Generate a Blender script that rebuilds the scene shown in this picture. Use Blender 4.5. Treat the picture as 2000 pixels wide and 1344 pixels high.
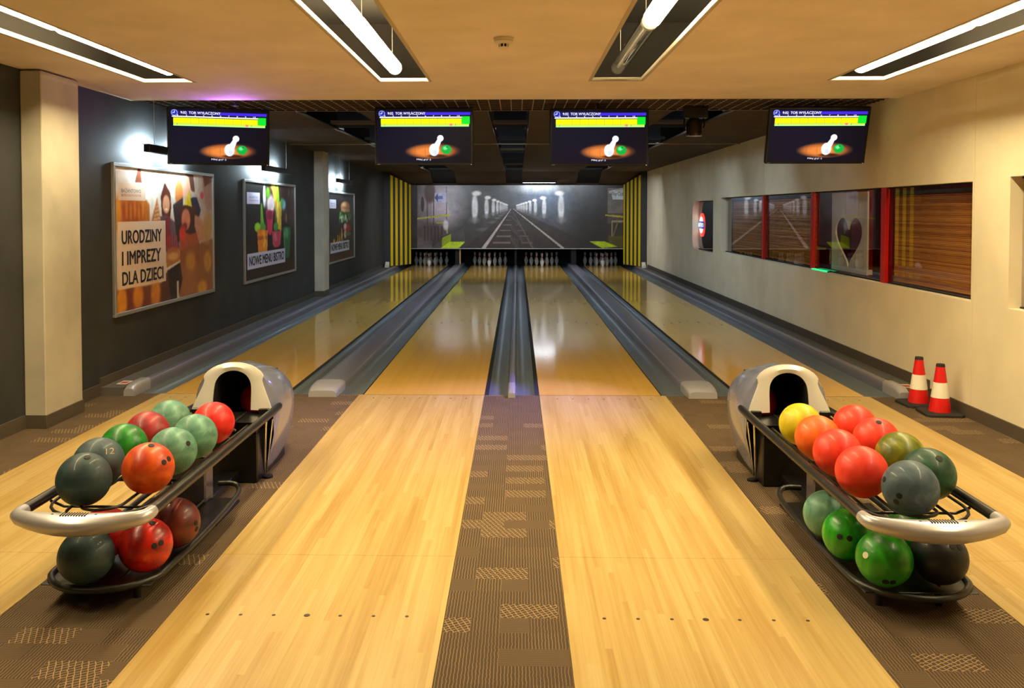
import bpy, math, random
import numpy as np
from mathutils import Vector, Matrix

# ------------------------------------------------------------------ camera, world, exposure
for o in list(bpy.data.objects): bpy.data.objects.remove(o)
SC = bpy.context.scene
COL = SC.collection
cam = bpy.data.cameras.new('camera'); cam_o = bpy.data.objects.new('camera', cam); COL.objects.link(cam_o)
cam.sensor_width = 36.0; cam.lens = 36.0*1750/2000; cam.shift_x = 0.0155; cam.shift_y = -0.1025
cam.clip_start = 0.05; cam.clip_end = 100
cam_o.location = (0.046, 0, 1.61)
cam_o.rotation_euler = (math.radians(90-1.8), 0, math.radians(1.35))
SC.camera = cam_o
W = bpy.data.worlds.new('world'); SC.world = W; W.use_nodes = True
W.node_tree.nodes['Background'].inputs[0].default_value = (1.0, 0.8, 0.6, 1)
W.node_tree.nodes['Background'].inputs[1].default_value = 0.02
SC.view_settings.view_transform = 'Standard'; SC.view_settings.look = 'None'
SC.view_settings.exposure = 0.45; SC.view_settings.gamma = 1.0; SC.view_settings.use_curve_mapping = False
SC.cycles.max_bounces = 6; SC.cycles.diffuse_bounces = 3; SC.cycles.glossy_bounces = 3; SC.cycles.transmission_bounces = 3
SC.cycles.caustics_reflective = False; SC.cycles.caustics_refractive = False
TUBE_COL = (1.0, 0.82, 0.45); TUBE_STR = 54.0        # warm tubes in the ceiling slots
COOL_COL = (0.70, 0.90, 1.0); COOL_STR = 420.0        # picture lights on the left wall
SPOT_W = 900.0                                         # magenta stage spot over the foul line
PURPLE_W = 15.0                                        # violet led behind the left screen
MASK_STR = 12.0                                        # batten over the mural
ADDED_FLOOD_STR = 66.0                                       # shielded floodlights added in the lane ceiling to brighten the lanes
rnd = random.Random(7)

# ------------------------------------------------------------------ helpers
def lin(c):
    return tuple(((v/255)/12.92 if v/255 <= .04045 else ((v/255+.055)/1.055)**2.4) for v in c[:3])
def mat(name, c, rough=.6, metal=0., spec=.5, emit=None, estr=0., coat=0.):
    m = bpy.data.materials.new(name); m.use_nodes = True
    b = m.node_tree.nodes['Principled BSDF']
    b.inputs['Base Color'].default_value = (*lin(c), 1); b.inputs['Roughness'].default_value = rough
    b.inputs['Metallic'].default_value = metal; b.inputs['Specular IOR Level'].default_value = spec
    b.inputs['Coat Weight'].default_value = coat; b.inputs['Coat Roughness'].default_value = .08
    if emit is not None:
        b.inputs['Emission Color'].default_value = (*emit, 1); b.inputs['Emission Strength'].default_value = estr
    return m
class NT:
    def __init__(s, m): s.t = m.node_tree; s.b = s.t.nodes['Principled BSDF']
    def n(s, typ, **kw):
        x = s.t.nodes.new(typ)
        for k, v in kw.items(): setattr(x, k, v)
        return x
    def l(s, a, b): s.t.links.new(a, b)
    def math(s, op, a, b=None, c=None):
        x = s.n('ShaderNodeMath', operation=op)
        for i, v in enumerate((a, b, c)):
            if v is None: continue
            if isinstance(v, (int, float)): x.inputs[i].default_value = v
            else: s.l(v, x.inputs[i])
        return x.outputs[0]
    def pos(s):
        g = s.n('ShaderNodeNewGeometry'); p = s.n('ShaderNodeSeparateXYZ'); s.l(g.outputs['Position'], p.inputs[0]); return p.outputs
    def comb(s, x, y, z=0.):
        c = s.n('ShaderNodeCombineXYZ')
        for i, v in enumerate((x, y, z)):
            if isinstance(v, (int, float)): c.inputs[i].default_value = v
            else: s.l(v, c.inputs[i])
        return c.outputs[0]
    def noise(s, vec, scale=1., detail=3., rough=.5):
        x = s.n('ShaderNodeTexNoise'); x.inputs['Scale'].default_value = scale; x.inputs['Detail'].default_value = detail
        x.inputs['Roughness'].default_value = rough
        if vec is not None: s.l(vec, x.inputs['Vector'])
        return x.outputs[0]
    def white(s, vec):
        x = s.n('ShaderNodeTexWhiteNoise', noise_dimensions='2D'); s.l(vec, x.inputs['Vector']); return x.outputs[0]
    def mix(s, f, a, b):
        x = s.n('ShaderNodeMix', data_type='RGBA')
        if isinstance(f, (int, float)): x.inputs[0].default_value = f
        else: s.l(f, x.inputs[0])
        for i, v in ((6, a), (7, b)):
            if isinstance(v, tuple): x.inputs[i].default_value = (*lin(v), 1)
            else: s.l(v, x.inputs[i])
        return x.outputs[2]
    def ramp(s, f, *stops):
        x = s.n('ShaderNodeValToRGB'); e = x.color_ramp.elements
        while len(e) < len(stops): e.new(.5)
        for k, (p, c) in enumerate(stops): e[k].position = p; e[k].color = (*lin(c), 1)
        s.l(f, x.inputs[0]); return x.outputs[0]
    def bump(s, h, strength=.3, dist=.002):
        x = s.n('ShaderNodeBump'); x.inputs['Strength'].default_value = strength; x.inputs['Distance'].default_value = dist
        s.l(h, x.inputs['Height']); s.l(x.outputs[0], s.b.inputs['Normal'])
    def color(s, c): s.l(c, s.b.inputs['Base Color'])

def wood(name, c1, c2, c3, rough, spec, board=.0265, coat=0., joint=.10, fine=70):
    m = mat(name, c1, rough, spec=spec, coat=coat); t = NT(m); x, y, z = t.pos()
    bi = t.math('FLOOR', t.math('DIVIDE', x, board))
    seg = t.math('FLOOR', t.math('ADD', t.math('DIVIDE', y, 1.3), t.math('MULTIPLY', t.white(t.comb(bi, 3.3)), 7.)))
    rv = t.white(t.comb(bi, seg)) if joint > 0 else t.noise(t.comb(t.math('MULTIPLY', x, 16.), 0., 0.), 1., 1.)
    g = t.noise(t.comb(t.math('MULTIPLY', x, fine), t.math('MULTIPLY', y, 1.6*fine/70), rv if joint > 0 else 0.), 1., 5., .6)
    big = t.noise(t.comb(t.math('MULTIPLY', x, 7.), t.math('MULTIPLY', y, .45), 0.), 1., 2.)
    f = t.math('ADD', t.math('MULTIPLY', g, .42), t.math('ADD', t.math('MULTIPLY', rv, .16), t.math('MULTIPLY', big, .5)))
    c = t.ramp(f, (.38, c2), (.53, c1), (.69, c3))
    e = t.math('ABSOLUTE', t.math('SUBTRACT', t.math('FRACT', t.math('DIVIDE', x, board)), .5))
    ln = t.math('MULTIPLY', t.math('GREATER_THAN', e, .47), joint)
    t.color(t.mix(ln, c, (140, 90, 35)) if joint > 0 else c)
    return m
def plaster(name, c, amt=.06, rough=.85):
    m = mat(name, c, rough, spec=.3); t = NT(m); x, y, z = t.pos()
    g = t.noise(t.comb(x, y, z), 2.2, 4.); d = tuple(max(0, v*(1-amt*2)) for v in c); l = tuple(min(255, v*(1+amt)) for v in c)
    t.color(t.ramp(g, (.3, d), (.7, l)))
    t.bump(t.noise(t.comb(x, y, z), 180., 2.), .15, .001)
    return m
def blotch(name, c1, c2, rough=.22, scale=9., c3=None):
    m = mat(name, c1, rough, spec=.45, coat=.1); t = NT(m)
    tc = t.n('ShaderNodeTexCoord'); w = t.n('ShaderNodeTexNoise'); t.l(tc.outputs['Object'], w.inputs['Vector'])
    w.inputs['Scale'].default_value = scale; w.inputs['Detail'].default_value = 6; w.inputs['Distortion'].default_value = 1.4
    st = [(.36, c2), (.6, c1)]
    if c3: st.append((.72, c3))
    t.color(t.ramp(w.outputs[0], *st))
    r = t.noise(tc.outputs['Object'], 40., 3.); mr = t.n('ShaderNodeMapRange'); t.l(r, mr.inputs[0])
    mr.inputs[3].default_value = rough*1.0; mr.inputs[4].default_value = rough*2.2; t.l(mr.outputs[0], t.b.inputs['Roughness'])
    return m
def carpet(name):
    m = mat(name, (80, 62, 45), .95, spec=.15); t = NT(m); x, y, z = t.pos()
    # cells decide which weave a patch shows: wavy upright threads, fine cross threads or a bright lattice
    cx, cy = t.math('FLOOR', t.math('DIVIDE', t.math('ADD', x, .02), .115)), t.math('FLOOR', t.math('DIVIDE', y, .125))
    half = t.math('FLOOR', t.math('ADD', t.math('MULTIPLY', cx, .5), t.math('MULTIPLY', t.math('FLOORED_MODULO', cy, 2.), .5)))
    r1 = t.white(t.comb(half, cy)); r2 = t.white(t.comb(cx, t.math('ADD', cy, 40.)))
    n1 = t.noise(t.comb(t.math('MULTIPLY', x, 30.), t.math('MULTIPLY', y, 40.)), 1., 2.)
    wob = t.math('MULTIPLY', n1, .008)
    xl = t.math('FRACT', t.math('DIVIDE', t.math('ADD', x, wob), .0125))
    ylines = t.math('LESS_THAN', t.math('ABSOLUTE', t.math('SUBTRACT', xl, .5)), t.math('MULTIPLY_ADD', r2, .08, .10))
    yl = t.math('FRACT', t.math('DIVIDE', y, .0075)); xlines = t.math('LESS_THAN', yl, .4)
    u = t.math('ADD', t.math('MULTIPLY', x, 1.0), t.math('ADD', t.math('MULTIPLY', y, .42), t.math('MULTIPLY', n1, .014)))
    v = t.math('SUBTRACT', t.math('MULTIPLY', x, .55), t.math('ADD', t.math('MULTIPLY', y, .9), t.math('MULTIPLY', n1, .012)))
    d1 = t.math('LESS_THAN', t.math('FRACT', t.math('DIVIDE', u, .024)), .17); d2 = t.math('LESS_THAN', t.math('FRACT', t.math('DIVIDE', v, .019)), .20)
    cross = t.math('MAXIMUM', d1, d2)
    is_cross = t.math('GREATER_THAN', r1, .83)
    is_x = t.math('MULTIPLY', t.math('GREATER_THAN', r2, .76), t.math('SUBTRACT', 1., is_cross))
    is_y = t.math('SUBTRACT', t.math('SUBTRACT', 1., is_cross), is_x)
    ln = t.math('ADD', t.math('MULTIPLY', is_cross, cross), t.math('ADD', t.math('MULTIPLY', t.math('MULTIPLY', is_x, xlines), .35), t.math('MULTIPLY', t.math('MULTIPLY', is_y, ylines), .5)))
    base = t.mix(t.noise(t.comb(x, y, 0.), 300., 2.), (62, 51, 41), (95, 79, 63))
    c = t.mix(t.math('MULTIPLY', ln, .75), base, (176, 146, 108))
    t.color(c); t.bump(t.noise(t.comb(x, y, 0.), 500., 2.), .5, .003)
    return m

class MB:
    def __init__(s): s.v = []; s.f = []; s.mi = []; s.cur = 0
    def add(s, vs, fs):
        k = len(s.v); s.v += [tuple(v) for v in vs]
        for f in fs: s.f.append(tuple(i+k for i in f)); s.mi.append(s.cur)
        return s
    def box(s, x0, x1, y0, y1, z0, z1):
        v = [(x, y, z) for x in (x0, x1) for y in (y0, y1) for z in (z0, z1)]
        return s.add(v, [(0,1,3,2),(4,6,7,5),(0,4,5,1),(2,3,7,6),(0,2,6,4),(1,5,7,3)])
    def bevbox(s, x0, x1, y0, y1, z0, z1, b=.004):
        import itertools
        # chamfered box through a rounded-rectangle loft along z
        def loop(i, z):
            a0, a1, c0, c1 = x0+i, x1-i, y0+i, y1-i
            return [(a0+b,c0,z),(a1-b,c0,z),(a1,c0+b,z),(a1,c1-b,z),(a1-b,c1,z),(a0+b,c1,z),(a0,c1-b,z),(a0,c0+b,z)]
        return s.loft([loop(b, z0), loop(0, z0+b), loop(0, z1-b), loop(b, z1)], True, True)
    def loft(s, rings, closed=True, caps=False):
        n = len(rings[0]); vs = [p for r in rings for p in r]; fs = []
        for i in range(len(rings)-1):
            for j in range(n if closed else n-1):
                a, b = i*n+j, i*n+(j+1) % n; fs.append((a, b, b+n, a+n))
        if caps: fs += [tuple(range(n-1, -1, -1)), tuple(range((len(rings)-1)*n, len(rings)*n))]
        return s.add(vs, fs)
    def prism_y(s, pts, y0, y1):
        return s.loft([[(x, y0, z) for x, z in pts], [(x, y1, z) for x, z in pts]], True, True)
    def prism_x(s, pts, x0, x1):
        return s.loft([[(x0, y, z) for y, z in pts], [(x1, y, z) for y, z in pts]], True, True)
    def lathe(s, prof, n=24, c=(0, 0, 0)):
        rings = [[(c[0]+r*math.cos(a), c[1]+r*math.sin(a), c[2]+z) for a in [2*math.pi*k/n for k in range(n)]] for r, z in prof]
        return s.loft(rings, True, True)
    def tube(s, path, r, n=10, ry=None, caps=True):
        P = [Vector(p) for p in path]; rings = []
        R = r if isinstance(r, (list, tuple)) else [r]*len(P)
        RY = R if ry is None else (ry if isinstance(ry, (list, tuple)) else [ry]*len(P))
        up = None
        for i, p in enumerate(P):
            t = (P[min(i+1, len(P)-1)]-P[max(i-1, 0)]).normalized()
            if up is None:
                up = Vector((0, 0, 1)) if abs(t.z) < .9 else Vector((1, 0, 0))
            a = t.cross(up).normalized(); b = a.cross(t).normalized(); up = b
            rings.append([tuple(p+a*R[i]*math.cos(2*math.pi*k/n)+b*RY[i]*math.sin(2*math.pi*k/n)) for k in range(n)])
        return s.loft(rings, True, caps)
    def sphere(s, c, r, nu=24, nv=14, sq=(1, 1, 1)):
        rings = []
        for j in range(1, nv):
            th = math.pi*j/nv
            rings.append([(c[0]+sq[0]*r*math.sin(th)*math.cos(2*math.pi*k/nu), c[1]+sq[1]*r*math.sin(th)*math.sin(2*math.pi*k/nu), c[2]+sq[2]*r*math.cos(th)) for k in range(nu)])
        k0 = len(s.v); s.loft(rings)
        top = len(s.v); s.v += [(c[0], c[1], c[2]+sq[2]*r), (c[0], c[1], c[2]-sq[2]*r)]
        last = k0+(nv-2)*nu
        for k in range(nu):
            s.f.append((top, k0+(k+1) % nu, k0+k)); s.f.append((top+1, last+k, last+(k+1) % nu)); s.mi += [s.cur]*2
        return s
    def mesh(s, name, m, smooth=False):
        me = bpy.data.meshes.new(name); me.from_pydata(s.v, [], s.f); me.update()
        import bmesh
        bm = bmesh.new(); bm.from_mesh(me); bmesh.ops.recalc_face_normals(bm, faces=bm.faces); bm.to_mesh(me); bm.free()
        for x in (m if isinstance(m, (list, tuple)) else [m]): me.materials.append(x)
        if isinstance(m, (list, tuple)): me.polygons.foreach_set('material_index', s.mi)
        if smooth:
            me.polygons.foreach_set('use_smooth', [True]*len(me.polygons))
            me.set_sharp_from_angle(angle=math.radians(38))
        return me
    def build(s, name, m, parent=None, smooth=False, loc=None):
        return link(name, s.mesh(name, m, smooth), parent, loc)
def link(name, me, parent=None, loc=None):
    o = bpy.data.objects.new(name, me); COL.objects.link(o)
    if parent: o.parent = parent
    if loc: o.location = loc
    return o
def tag(o, label=None, cat=None, group=None, kind=None):
    if label: o['label'] = label
    if cat: o['category'] = cat
    if group: o['group'] = group
    if kind: o['kind'] = kind
    return o
def thing(name, label, cat, loc=(0, 0, 0), rz=0, group=None):
    o = bpy.data.objects.new(name, None); COL.objects.link(o); o.location = loc; o.rotation_euler = (0, 0, rz)
    o.empty_display_size = .1
    return tag(o, label, cat, group)
def struct(o): o['kind'] = 'structure'; return o
def copy_tree(o, parent=None):
    c = o.copy(); COL.objects.link(c); c.parent = parent
    for ch in o.children: copy_tree(ch, c)
    return c
def text_mesh(txt, w, h, m, weight=0.):
    """flat lettering fitted to a box w x h, standing in the XZ plane and facing -Y, lower left corner at the origin"""
    cu = bpy.data.curves.new('lettering', 'FONT'); cu.body = txt; cu.extrude = 0;  cu.resolution_u = 3
    o = bpy.data.objects.new('lettering_tmp', cu); COL.objects.link(o)
    dg = bpy.context.evaluated_depsgraph_get(); me = bpy.data.meshes.new_from_object(o.evaluated_get(dg))
    bpy.data.objects.remove(o); bpy.data.curves.remove(cu)
    n = len(me.vertices); co = np.empty(n*3, 'f'); me.vertices.foreach_get('co', co); co = co.reshape(-1, 3)
    lo = co.min(0); hi = co.max(0)
    x = (co[:, 0]-lo[0])/(hi[0]-lo[0])*w; z = (co[:, 1]-lo[1])/(hi[1]-lo[1])*h
    out = np.stack([x, np.full(n, 0.), z], 1).astype('f'); me.vertices.foreach_set('co', out.ravel()); me.update()
    me.materials.clear(); me.materials.append(m)
    if weight > 0:                                   # heavier strokes: the same outlines laid over themselves, slightly shifted
        import bmesh
        b = bmesh.new(); d = weight*h
        for k, (dx, dz) in enumerate(((0, 0), (-d, 0), (d, 0), (0, d*.6), (0, -d*.6), (-d*.5, 0), (d*.5, 0))):
            n0 = len(b.verts); b.from_mesh(me); b.verts.ensure_lookup_table()
            for v in list(b.verts)[n0:]: v.co.x += dx; v.co.z += dz; v.co.y -= k*.00005
        b.to_mesh(me); b.free()
    return me

# flat print: a small painter whose canvas becomes the colour attribute of a fine grid
class Canvas:
    def __init__(s, w, h, c=(0, 0, 0)):
        s.w, s.h = w, h; s.a = np.zeros((h, w, 3)); s.a[:] = c
        s.X, s.Y = np.meshgrid((np.arange(w)+.5)/w, (np.arange(h)+.5)/h); s.asp = w/h
    def put(s, mask, c, alpha=1.):
        k = (mask*alpha)[..., None]; s.a = s.a*(1-k)+np.array(c, float)*k; return s
    def rect(s, x0, y0, x1, y1, c, alpha=1.):
        return s.put(((s.X >= x0) & (s.X <= x1) & (s.Y >= y0) & (s.Y <= y1)).astype(float), c, alpha)
    def ell(s, cx, cy, rx, ry, c, soft=.15, alpha=1., rot=0.):
        dx, dy = (s.X-cx)*s.asp, (s.Y-cy); ca, sa = math.cos(rot), math.sin(rot)
        u, v = (dx*ca+dy*sa)/(rx*s.asp if rot == 0 else rx), (-dx*sa+dy*ca)/ry
        d = np.sqrt(u*u+v*v); return s.put(np.clip((1-d)/max(soft, 1e-3)+.5, 0, 1), c, alpha)
    def poly(s, pts, c, alpha=1., blur=0):
        m = np.zeros((s.h, s.w), bool); n = len(pts)
        for i in range(n):
            (x0, y0), (x1, y1) = pts[i], pts[(i+1) % n]
            if y0 == y1: continue
            k = ((s.Y < max(y0, y1)) & (s.Y >= min(y0, y1)) & (s.X < (x1-x0)*(s.Y-y0)/(y1-y0)+x0)); m ^= k
        m = m.astype(float)
        for _ in range(blur): m = blur1(m)
        return s.put(m, c, alpha)
    def line(s, x0, y0, x1, y1, w0, w1, c, alpha=1.):
        # tapered stroke; widths are fractions of the height
        ax, bx = x0*s.asp, x1*s.asp; dx, dy = bx-ax, y1-y0; L = math.hypot(dx, dy)
        nx, ny = -dy/L, dx/L
        return s.poly([((ax+nx*w0/2)/s.asp, y0+ny*w0/2), ((bx+nx*w1/2)/s.asp, y1+ny*w1/2), ((bx-nx*w1/2)/s.asp, y1-ny*w1/2), ((ax-nx*w0/2)/s.asp, y0-ny*w0/2)], c, alpha)
    def mottle(s, amt, scale, seed=1):
        r = np.random.RandomState(seed); g = r.rand(max(2, int(s.h/scale)), max(2, int(s.w/scale)))
        yi = np.linspace(0, g.shape[0]-1.001, s.h); xi = np.linspace(0, g.shape[1]-1.001, s.w)
        y0, x0 = yi.astype(int), xi.astype(int); fy, fx = (yi-y0)[:, None], (xi-x0)[None]
        v = (g[y0][:, x0]*(1-fy)*(1-fx)+g[y0+1][:, x0]*fy*(1-fx)+g[y0][:, x0+1]*(1-fy)*fx+g[y0+1][:, x0+1]*fy*fx)
        s.a = np.clip(s.a*(1+amt*(v-.5)[..., None]*2), 0, 255); return s
    def blur(s, n=1):
        for _ in range(n): s.a = np.stack([blur1(s.a[..., k]) for k in range(3)], -1)
        return s
    def mesh(s, name, w, h, m):
        """grid w x h metres in the XZ plane facing -Y, lower left corner at the origin"""
        W_, H_ = s.w, s.h
        xs = np.linspace(0, w, W_); zs = np.linspace(h, 0, H_)
        co = np.zeros((H_, W_, 3), 'f'); co[..., 0] = xs[None]; co[..., 2] = zs[:, None]
        idx = np.arange(W_*H_).reshape(H_, W_)
        q = np.stack([idx[1:, :-1], idx[1:, 1:], idx[:-1, 1:], idx[:-1, :-1]], -1).reshape(-1, 4)
        me = bpy.data.meshes.new(name); me.vertices.add(W_*H_); me.vertices.foreach_set('co', co.ravel())
        me.loops.add(q.size); me.loops.foreach_set('vertex_index', q.ravel().astype('i'))
        me.polygons.add(len(q)); me.polygons.foreach_set('loop_start', np.arange(0, q.size, 4, dtype='i'))
        me.update(calc_edges=True)
        c = s.a/255.; c = np.where(c <= .04045, c/12.92, ((c+.055)/1.055)**2.4)
        at = me.color_attributes.new('print', 'FLOAT_COLOR', 'POINT')
        rgba = np.ones((H_*W_, 4), 'f'); rgba[:, :3] = c.reshape(-1, 3); at.data.foreach_set('color', rgba.ravel())
        me.materials.append(m); return me
def blur1(m):
    p = np.pad(m, 1, mode='edge')
    return (p[:-2, 1:-1]+p[2:, 1:-1]+p[1:-1, :-2]+p[1:-1, 2:]+4*p[1:-1, 1:-1])/8
def print_mat(name, rough=.4, spec=.4, emit=0.):
    m = mat(name, (128, 128, 128), rough, spec=spec); t = NT(m)
    a = t.n('ShaderNodeAttribute'); a.attribute_name = 'print'
    if emit > 0:
        t.b.inputs['Base Color'].default_value = (.01, .01, .01, 1)
        t.l(a.outputs['Color'], t.b.inputs['Emission Color']); t.b.inputs['Emission Strength'].default_value = emit
    else: t.color(a.outputs['Color'])
    return m
def glass_mat(name, tint=(255, 255, 255), boost=1.5):
    m = bpy.data.materials.new(name); m.use_nodes = True; t = m.node_tree
    for n in list(t.nodes): t.nodes.remove(n)
    o = t.nodes.new('ShaderNodeOutputMaterial'); mx = t.nodes.new('ShaderNodeMixShader'); tr = t.nodes.new('ShaderNodeBsdfTransparent')
    gl = t.nodes.new('ShaderNodeBsdfGlossy'); fr = t.nodes.new('ShaderNodeFresnel')
    ge = t.nodes.new('ShaderNodeNewGeometry'); mr = t.nodes.new('ShaderNodeMapRange')
    mr.inputs[3].default_value = boost; mr.inputs[4].default_value = 1/boost
    t.links.new(ge.outputs['Backfacing'], mr.inputs[0]); t.links.new(mr.outputs[0], fr.inputs[0]); tr.inputs[0].default_value = (*lin(tint), 1); gl.inputs[1].default_value = 0.0
    t.links.new(fr.outputs[0], mx.inputs[0]); t.links.new(tr.outputs[0], mx.inputs[1]); t.links.new(gl.outputs[0], mx.inputs[2]); t.links.new(mx.outputs[0], o.inputs[0])
    return m

M = {}
M['approach'] = wood('approach_maple', (186, 156, 97), (170, 136, 75), (198, 172, 116), .36, .3)
M['lane'] = wood('lane_maple', (224, 176, 86), (219, 170, 80), (228, 182, 92), .09, .45, joint=.0, fine=22)
M['carpet'] = carpet('patterned_carpet')
M['slab'] = mat('subfloor', (40, 36, 32), .9)
M['ceiling'] = plaster('white_ceiling', (240, 226, 212), .02)
M['wall_l'] = plaster('charcoal_wall', (58, 59, 60), .07, .7)
M['wall_r'] = plaster('cream_wall', (236, 224, 196), .02, .75)
M['column'] = plaster('column_paint', (190, 182, 164), .05)
M['base'] = mat('baseboard', (84, 74, 62), .6)
M['black'] = mat('black_metal', (16, 15, 15), .32, spec=.5)
M['blackmat'] = mat('black_matt', (14, 13, 13), .8)
M['ctile'] = plaster('dark_ceiling_tile', (80, 65, 52), .05, .9)
M['gridm'] = mat('grid_metal', (150, 132, 112), .5)
M['void'] = mat('ceiling_void', (26, 20, 15), .9)
M['trim'] = mat('slot_trim', (190, 178, 156), .5)
M['gutter'] = mat('gutter_plastic', (104, 112, 116), .3, spec=.6)
M['divider'] = mat('divider_metal', (150, 148, 162), .32, .55)
M['cap'] = mat('cap_silver', (186, 183, 190), .28, .4)
M['ledge'] = mat('ledge_grey', (92, 88, 84), .6)
M['alu'] = mat('aluminium', (190, 188, 184), .35, .8)
M['steel'] = mat('chrome', (210, 208, 204), .15, 1.)
M['yellow'] = mat('yellow_board', (236, 204, 24), .5)
M['char'] = mat('charcoal_board', (52, 52, 54), .6)
M['pin'] = mat('pin_white', (226, 222, 220), .25)
M['pinred'] = mat('pin_red', (190, 30, 36), .3)
M['screenbez'] = mat('bezel', (14, 13, 13), .3)
M['ink'] = mat('ink_dark', (32, 30, 44), .6)
M['inkred'] = mat('ink_red', (196, 84, 60), .6)
M['inkgrey'] = mat('ink_grey', (104, 98, 116), .6)
M['ledtext'] = mat('screen_white', (10, 10, 10), .4, emit=(.85, .85, 1.), estr=1.0)
M['leddark'] = mat('screen_digits', (20, 16, 10), .5)
M['print'] = print_mat('poster_print', .38)
M['mural'] = print_mat('mural_print', .30, .5)
M['screen'] = print_mat('screen_picture', .3, .12, 1.15)
M['tube'] = mat('lit_tube', (255, 255, 255), .3, emit=TUBE_COL, estr=TUBE_STR)
M['tubeend'] = mat('tube_cap_lit', (255, 240, 210), .2, emit=(1., .72, .36), estr=2.2)
M['tubeglass'] = glass_mat('clear_tube', (245, 243, 240), 1.7)
M['winglass'] = glass_mat('window_glass', (252, 252, 252), 1.6)
M['red'] = mat('red_mullion', (196, 14, 16), .35)
M['inner'] = mat('inner_room_red', (150, 20, 24), .7)
M['innerdark'] = mat('inner_room_dark', (44, 34, 36), .8)
M['lime'] = mat('lime_tabletop', (178, 208, 22), .4)
M['heartw'] = mat('heart_board', (226, 218, 198), .6)
M['silver'] = mat('hood_silver', (214, 210, 204), .3, .25, coat=.3)
M['shell'] = mat('hood_shell', (120, 124, 148), .2, .15, coat=.5)
M['rubber'] = mat('rail_black', (26, 24, 23), .38, spec=.5)
M['cone_r'] = mat('cone_red', (214, 20, 18), .35)
M['cone_w'] = mat('cone_white', (236, 230, 214), .5)
M['cone_b'] = mat('cone_base', (34, 33, 30), .7)
M['plastic'] = mat('white_plastic', (226, 214, 194), .4)
M['hole'] = mat('hole_black', (8, 7, 7), .7)
M['dot'] = mat('marker_brown', (58, 38, 24), .5)

for k_ in ('screen', 'ledtext', 'tubeend'): M[k_].cycles.emission_sampling = 'NONE'      # dim emitters need no direct sampling
XL, XR = -3.60, 3.57          # side walls
CZ = 2.65                     # approach ceiling
FOUL = 7.79; END = 27.2; BACK = -4.0

# ------------------------------------------------------------------ setting: floor
fl = MB().box(XL, XR, BACK, FOUL, -.12, -.05).box(XL, XR, FOUL, 28.6, -.30, -.16).build('floor', M['slab']); struct(fl)
for a, b in ((XL, -3.10), (-2.01, -1.34), (-.24, .24), (1.34, 2.01), (3.10, XR)):
    MB().box(a, b, BACK, FOUL-.002, -.05, -.002).build('carpet_strip', M['carpet'], fl)
LANES = [(-3.06, -2.0, 'leftmost'), (-1.298, -.24, 'second from left'), (.24, 1.298, 'third from left'), (2.0, 3.06, 'rightmost')]
APPR = [(-3.10, -2.01, 'leftmost'), (-1.34, -.24, 'second from left'), (.24, 1.34, 'third from left'), (2.01, 3.10, 'rightmost')]
for k, (a, b, wd) in enumerate(APPR):
    t = thing('bowling_approach', f'pale maple approach runway, {wd} of the four, before the foul line', 'approach', ((a+b)/2, 0, 0), group='bowling approaches')
    w = (b-a)/2
    for y0, y1 in ((BACK, .5), (.5015, 4.124), (4.1255, FOUL-.003)):
        MB().bevbox(-w+.0015, w-.0015, y0, y1, -.05, 0, .0012).build('floor_panel', M['approach'], t)
    dot = MB().lathe([(.0075, 0), (.0075, .0009), (.006, .0012)], 14).mesh('guide_dot', M['dot'], True)
    dotb = MB().lathe([(.0125, 0), (.0125, .0009), (.011, .0012)], 16).mesh('guide_dot', M['dot'], True)
    for j in range(-3, 4):
        link('guide_dot', dotb if j == 0 else dot, t, (j*.133, 3.50, 0))
        link('guide_dot', dot, t, (j*.133, FOUL-.15, 0))
for k, (a, b, wd) in enumerate(LANES):
    t = thing('bowling_lane', f'glossy maple bowling lane, {wd} of the four, running to the pins', 'lane', ((a+b)/2, FOUL, 0), group='bowling lanes')
    w = (b-a)/2; ys = [0.0, 3.9, 7.8, 11.7, 15.6, END-FOUL]
    for y0, y1 in zip(ys, ys[1:]):
        MB().bevbox(-w, w, y0+.001, y1, -.06, 0, .0008).build('lane_panel', M['lane'], t)
    MB().box(-w, w, -.0028, .0008, -.05, .0006).build('foul_line', M['black'], t)
    for j in range(-3, 4):
        y = 5.38-abs(j)*.15
        MB().add([(-.013, y-.07, .0008), (.013, y-.07, .0008), (0, y+.06, .0008), (-.013, y-.07, 0), (.013, y-.07, 0), (0, y+.06, 0)], [(0,1,2),(5,4,3),(0,3,4,1),(1,4,5,2),(2,5,3,0)]).build('target_arrow', M['dot'], t, loc=(j*.135, 0, 0))
    for j in (-4, -3, -2, 2, 3, 4):
        link('guide_dot', dot, t, (j*.1, 2.1, 0))
# gutters: a shallow channel, each one beside a lane
def gutter(x0, x1, strip, wd):
    n = 12; top = []; bot = []
    for i in range(n+1):
        f = i/n; x = x0+(x1-x0)*f; d = -.055*math.sqrt(max(0, 1-(2*f-1)**2)); top.append((x, d-.004)); bot.append((x, d-.018))
    t = thing('ball_gutter', wd, 'gutter', group='lane gutters')
    MB().prism_y(top+bot[::-1], FOUL, END).build('channel', M['gutter'], t, True)
    if strip is not None:
        MB().box(strip[0], strip[1], FOUL, END, -.09, -.004).build('edge_strip', M['blackmat'], t)
gutter(-3.285, -3.06, (-3.062, -3.0601), 'grey gutter between the left wall ledge and the leftmost lane')
gutter(-1.962, -1.775, (-1.9995, -1.963), 'grey gutter on the right side of the leftmost lane')
gutter(-1.510, -1.312, (-1.311, -1.2985), 'grey gutter on the left side of the second lane')
gutter(-.203, -.035, (-.2395, -.204), 'grey gutter left of the narrow central divider')
gutter(.035, .203, (.204, .2395), 'grey gutter right of the narrow central divider')
gutter(1.312, 1.510, (1.2985, 1.311), 'grey gutter on the right side of the third lane')
gutter(1.775, 1.962, (1.963, 1.9995), 'grey gutter on the left side of the rightmost lane')
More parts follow.
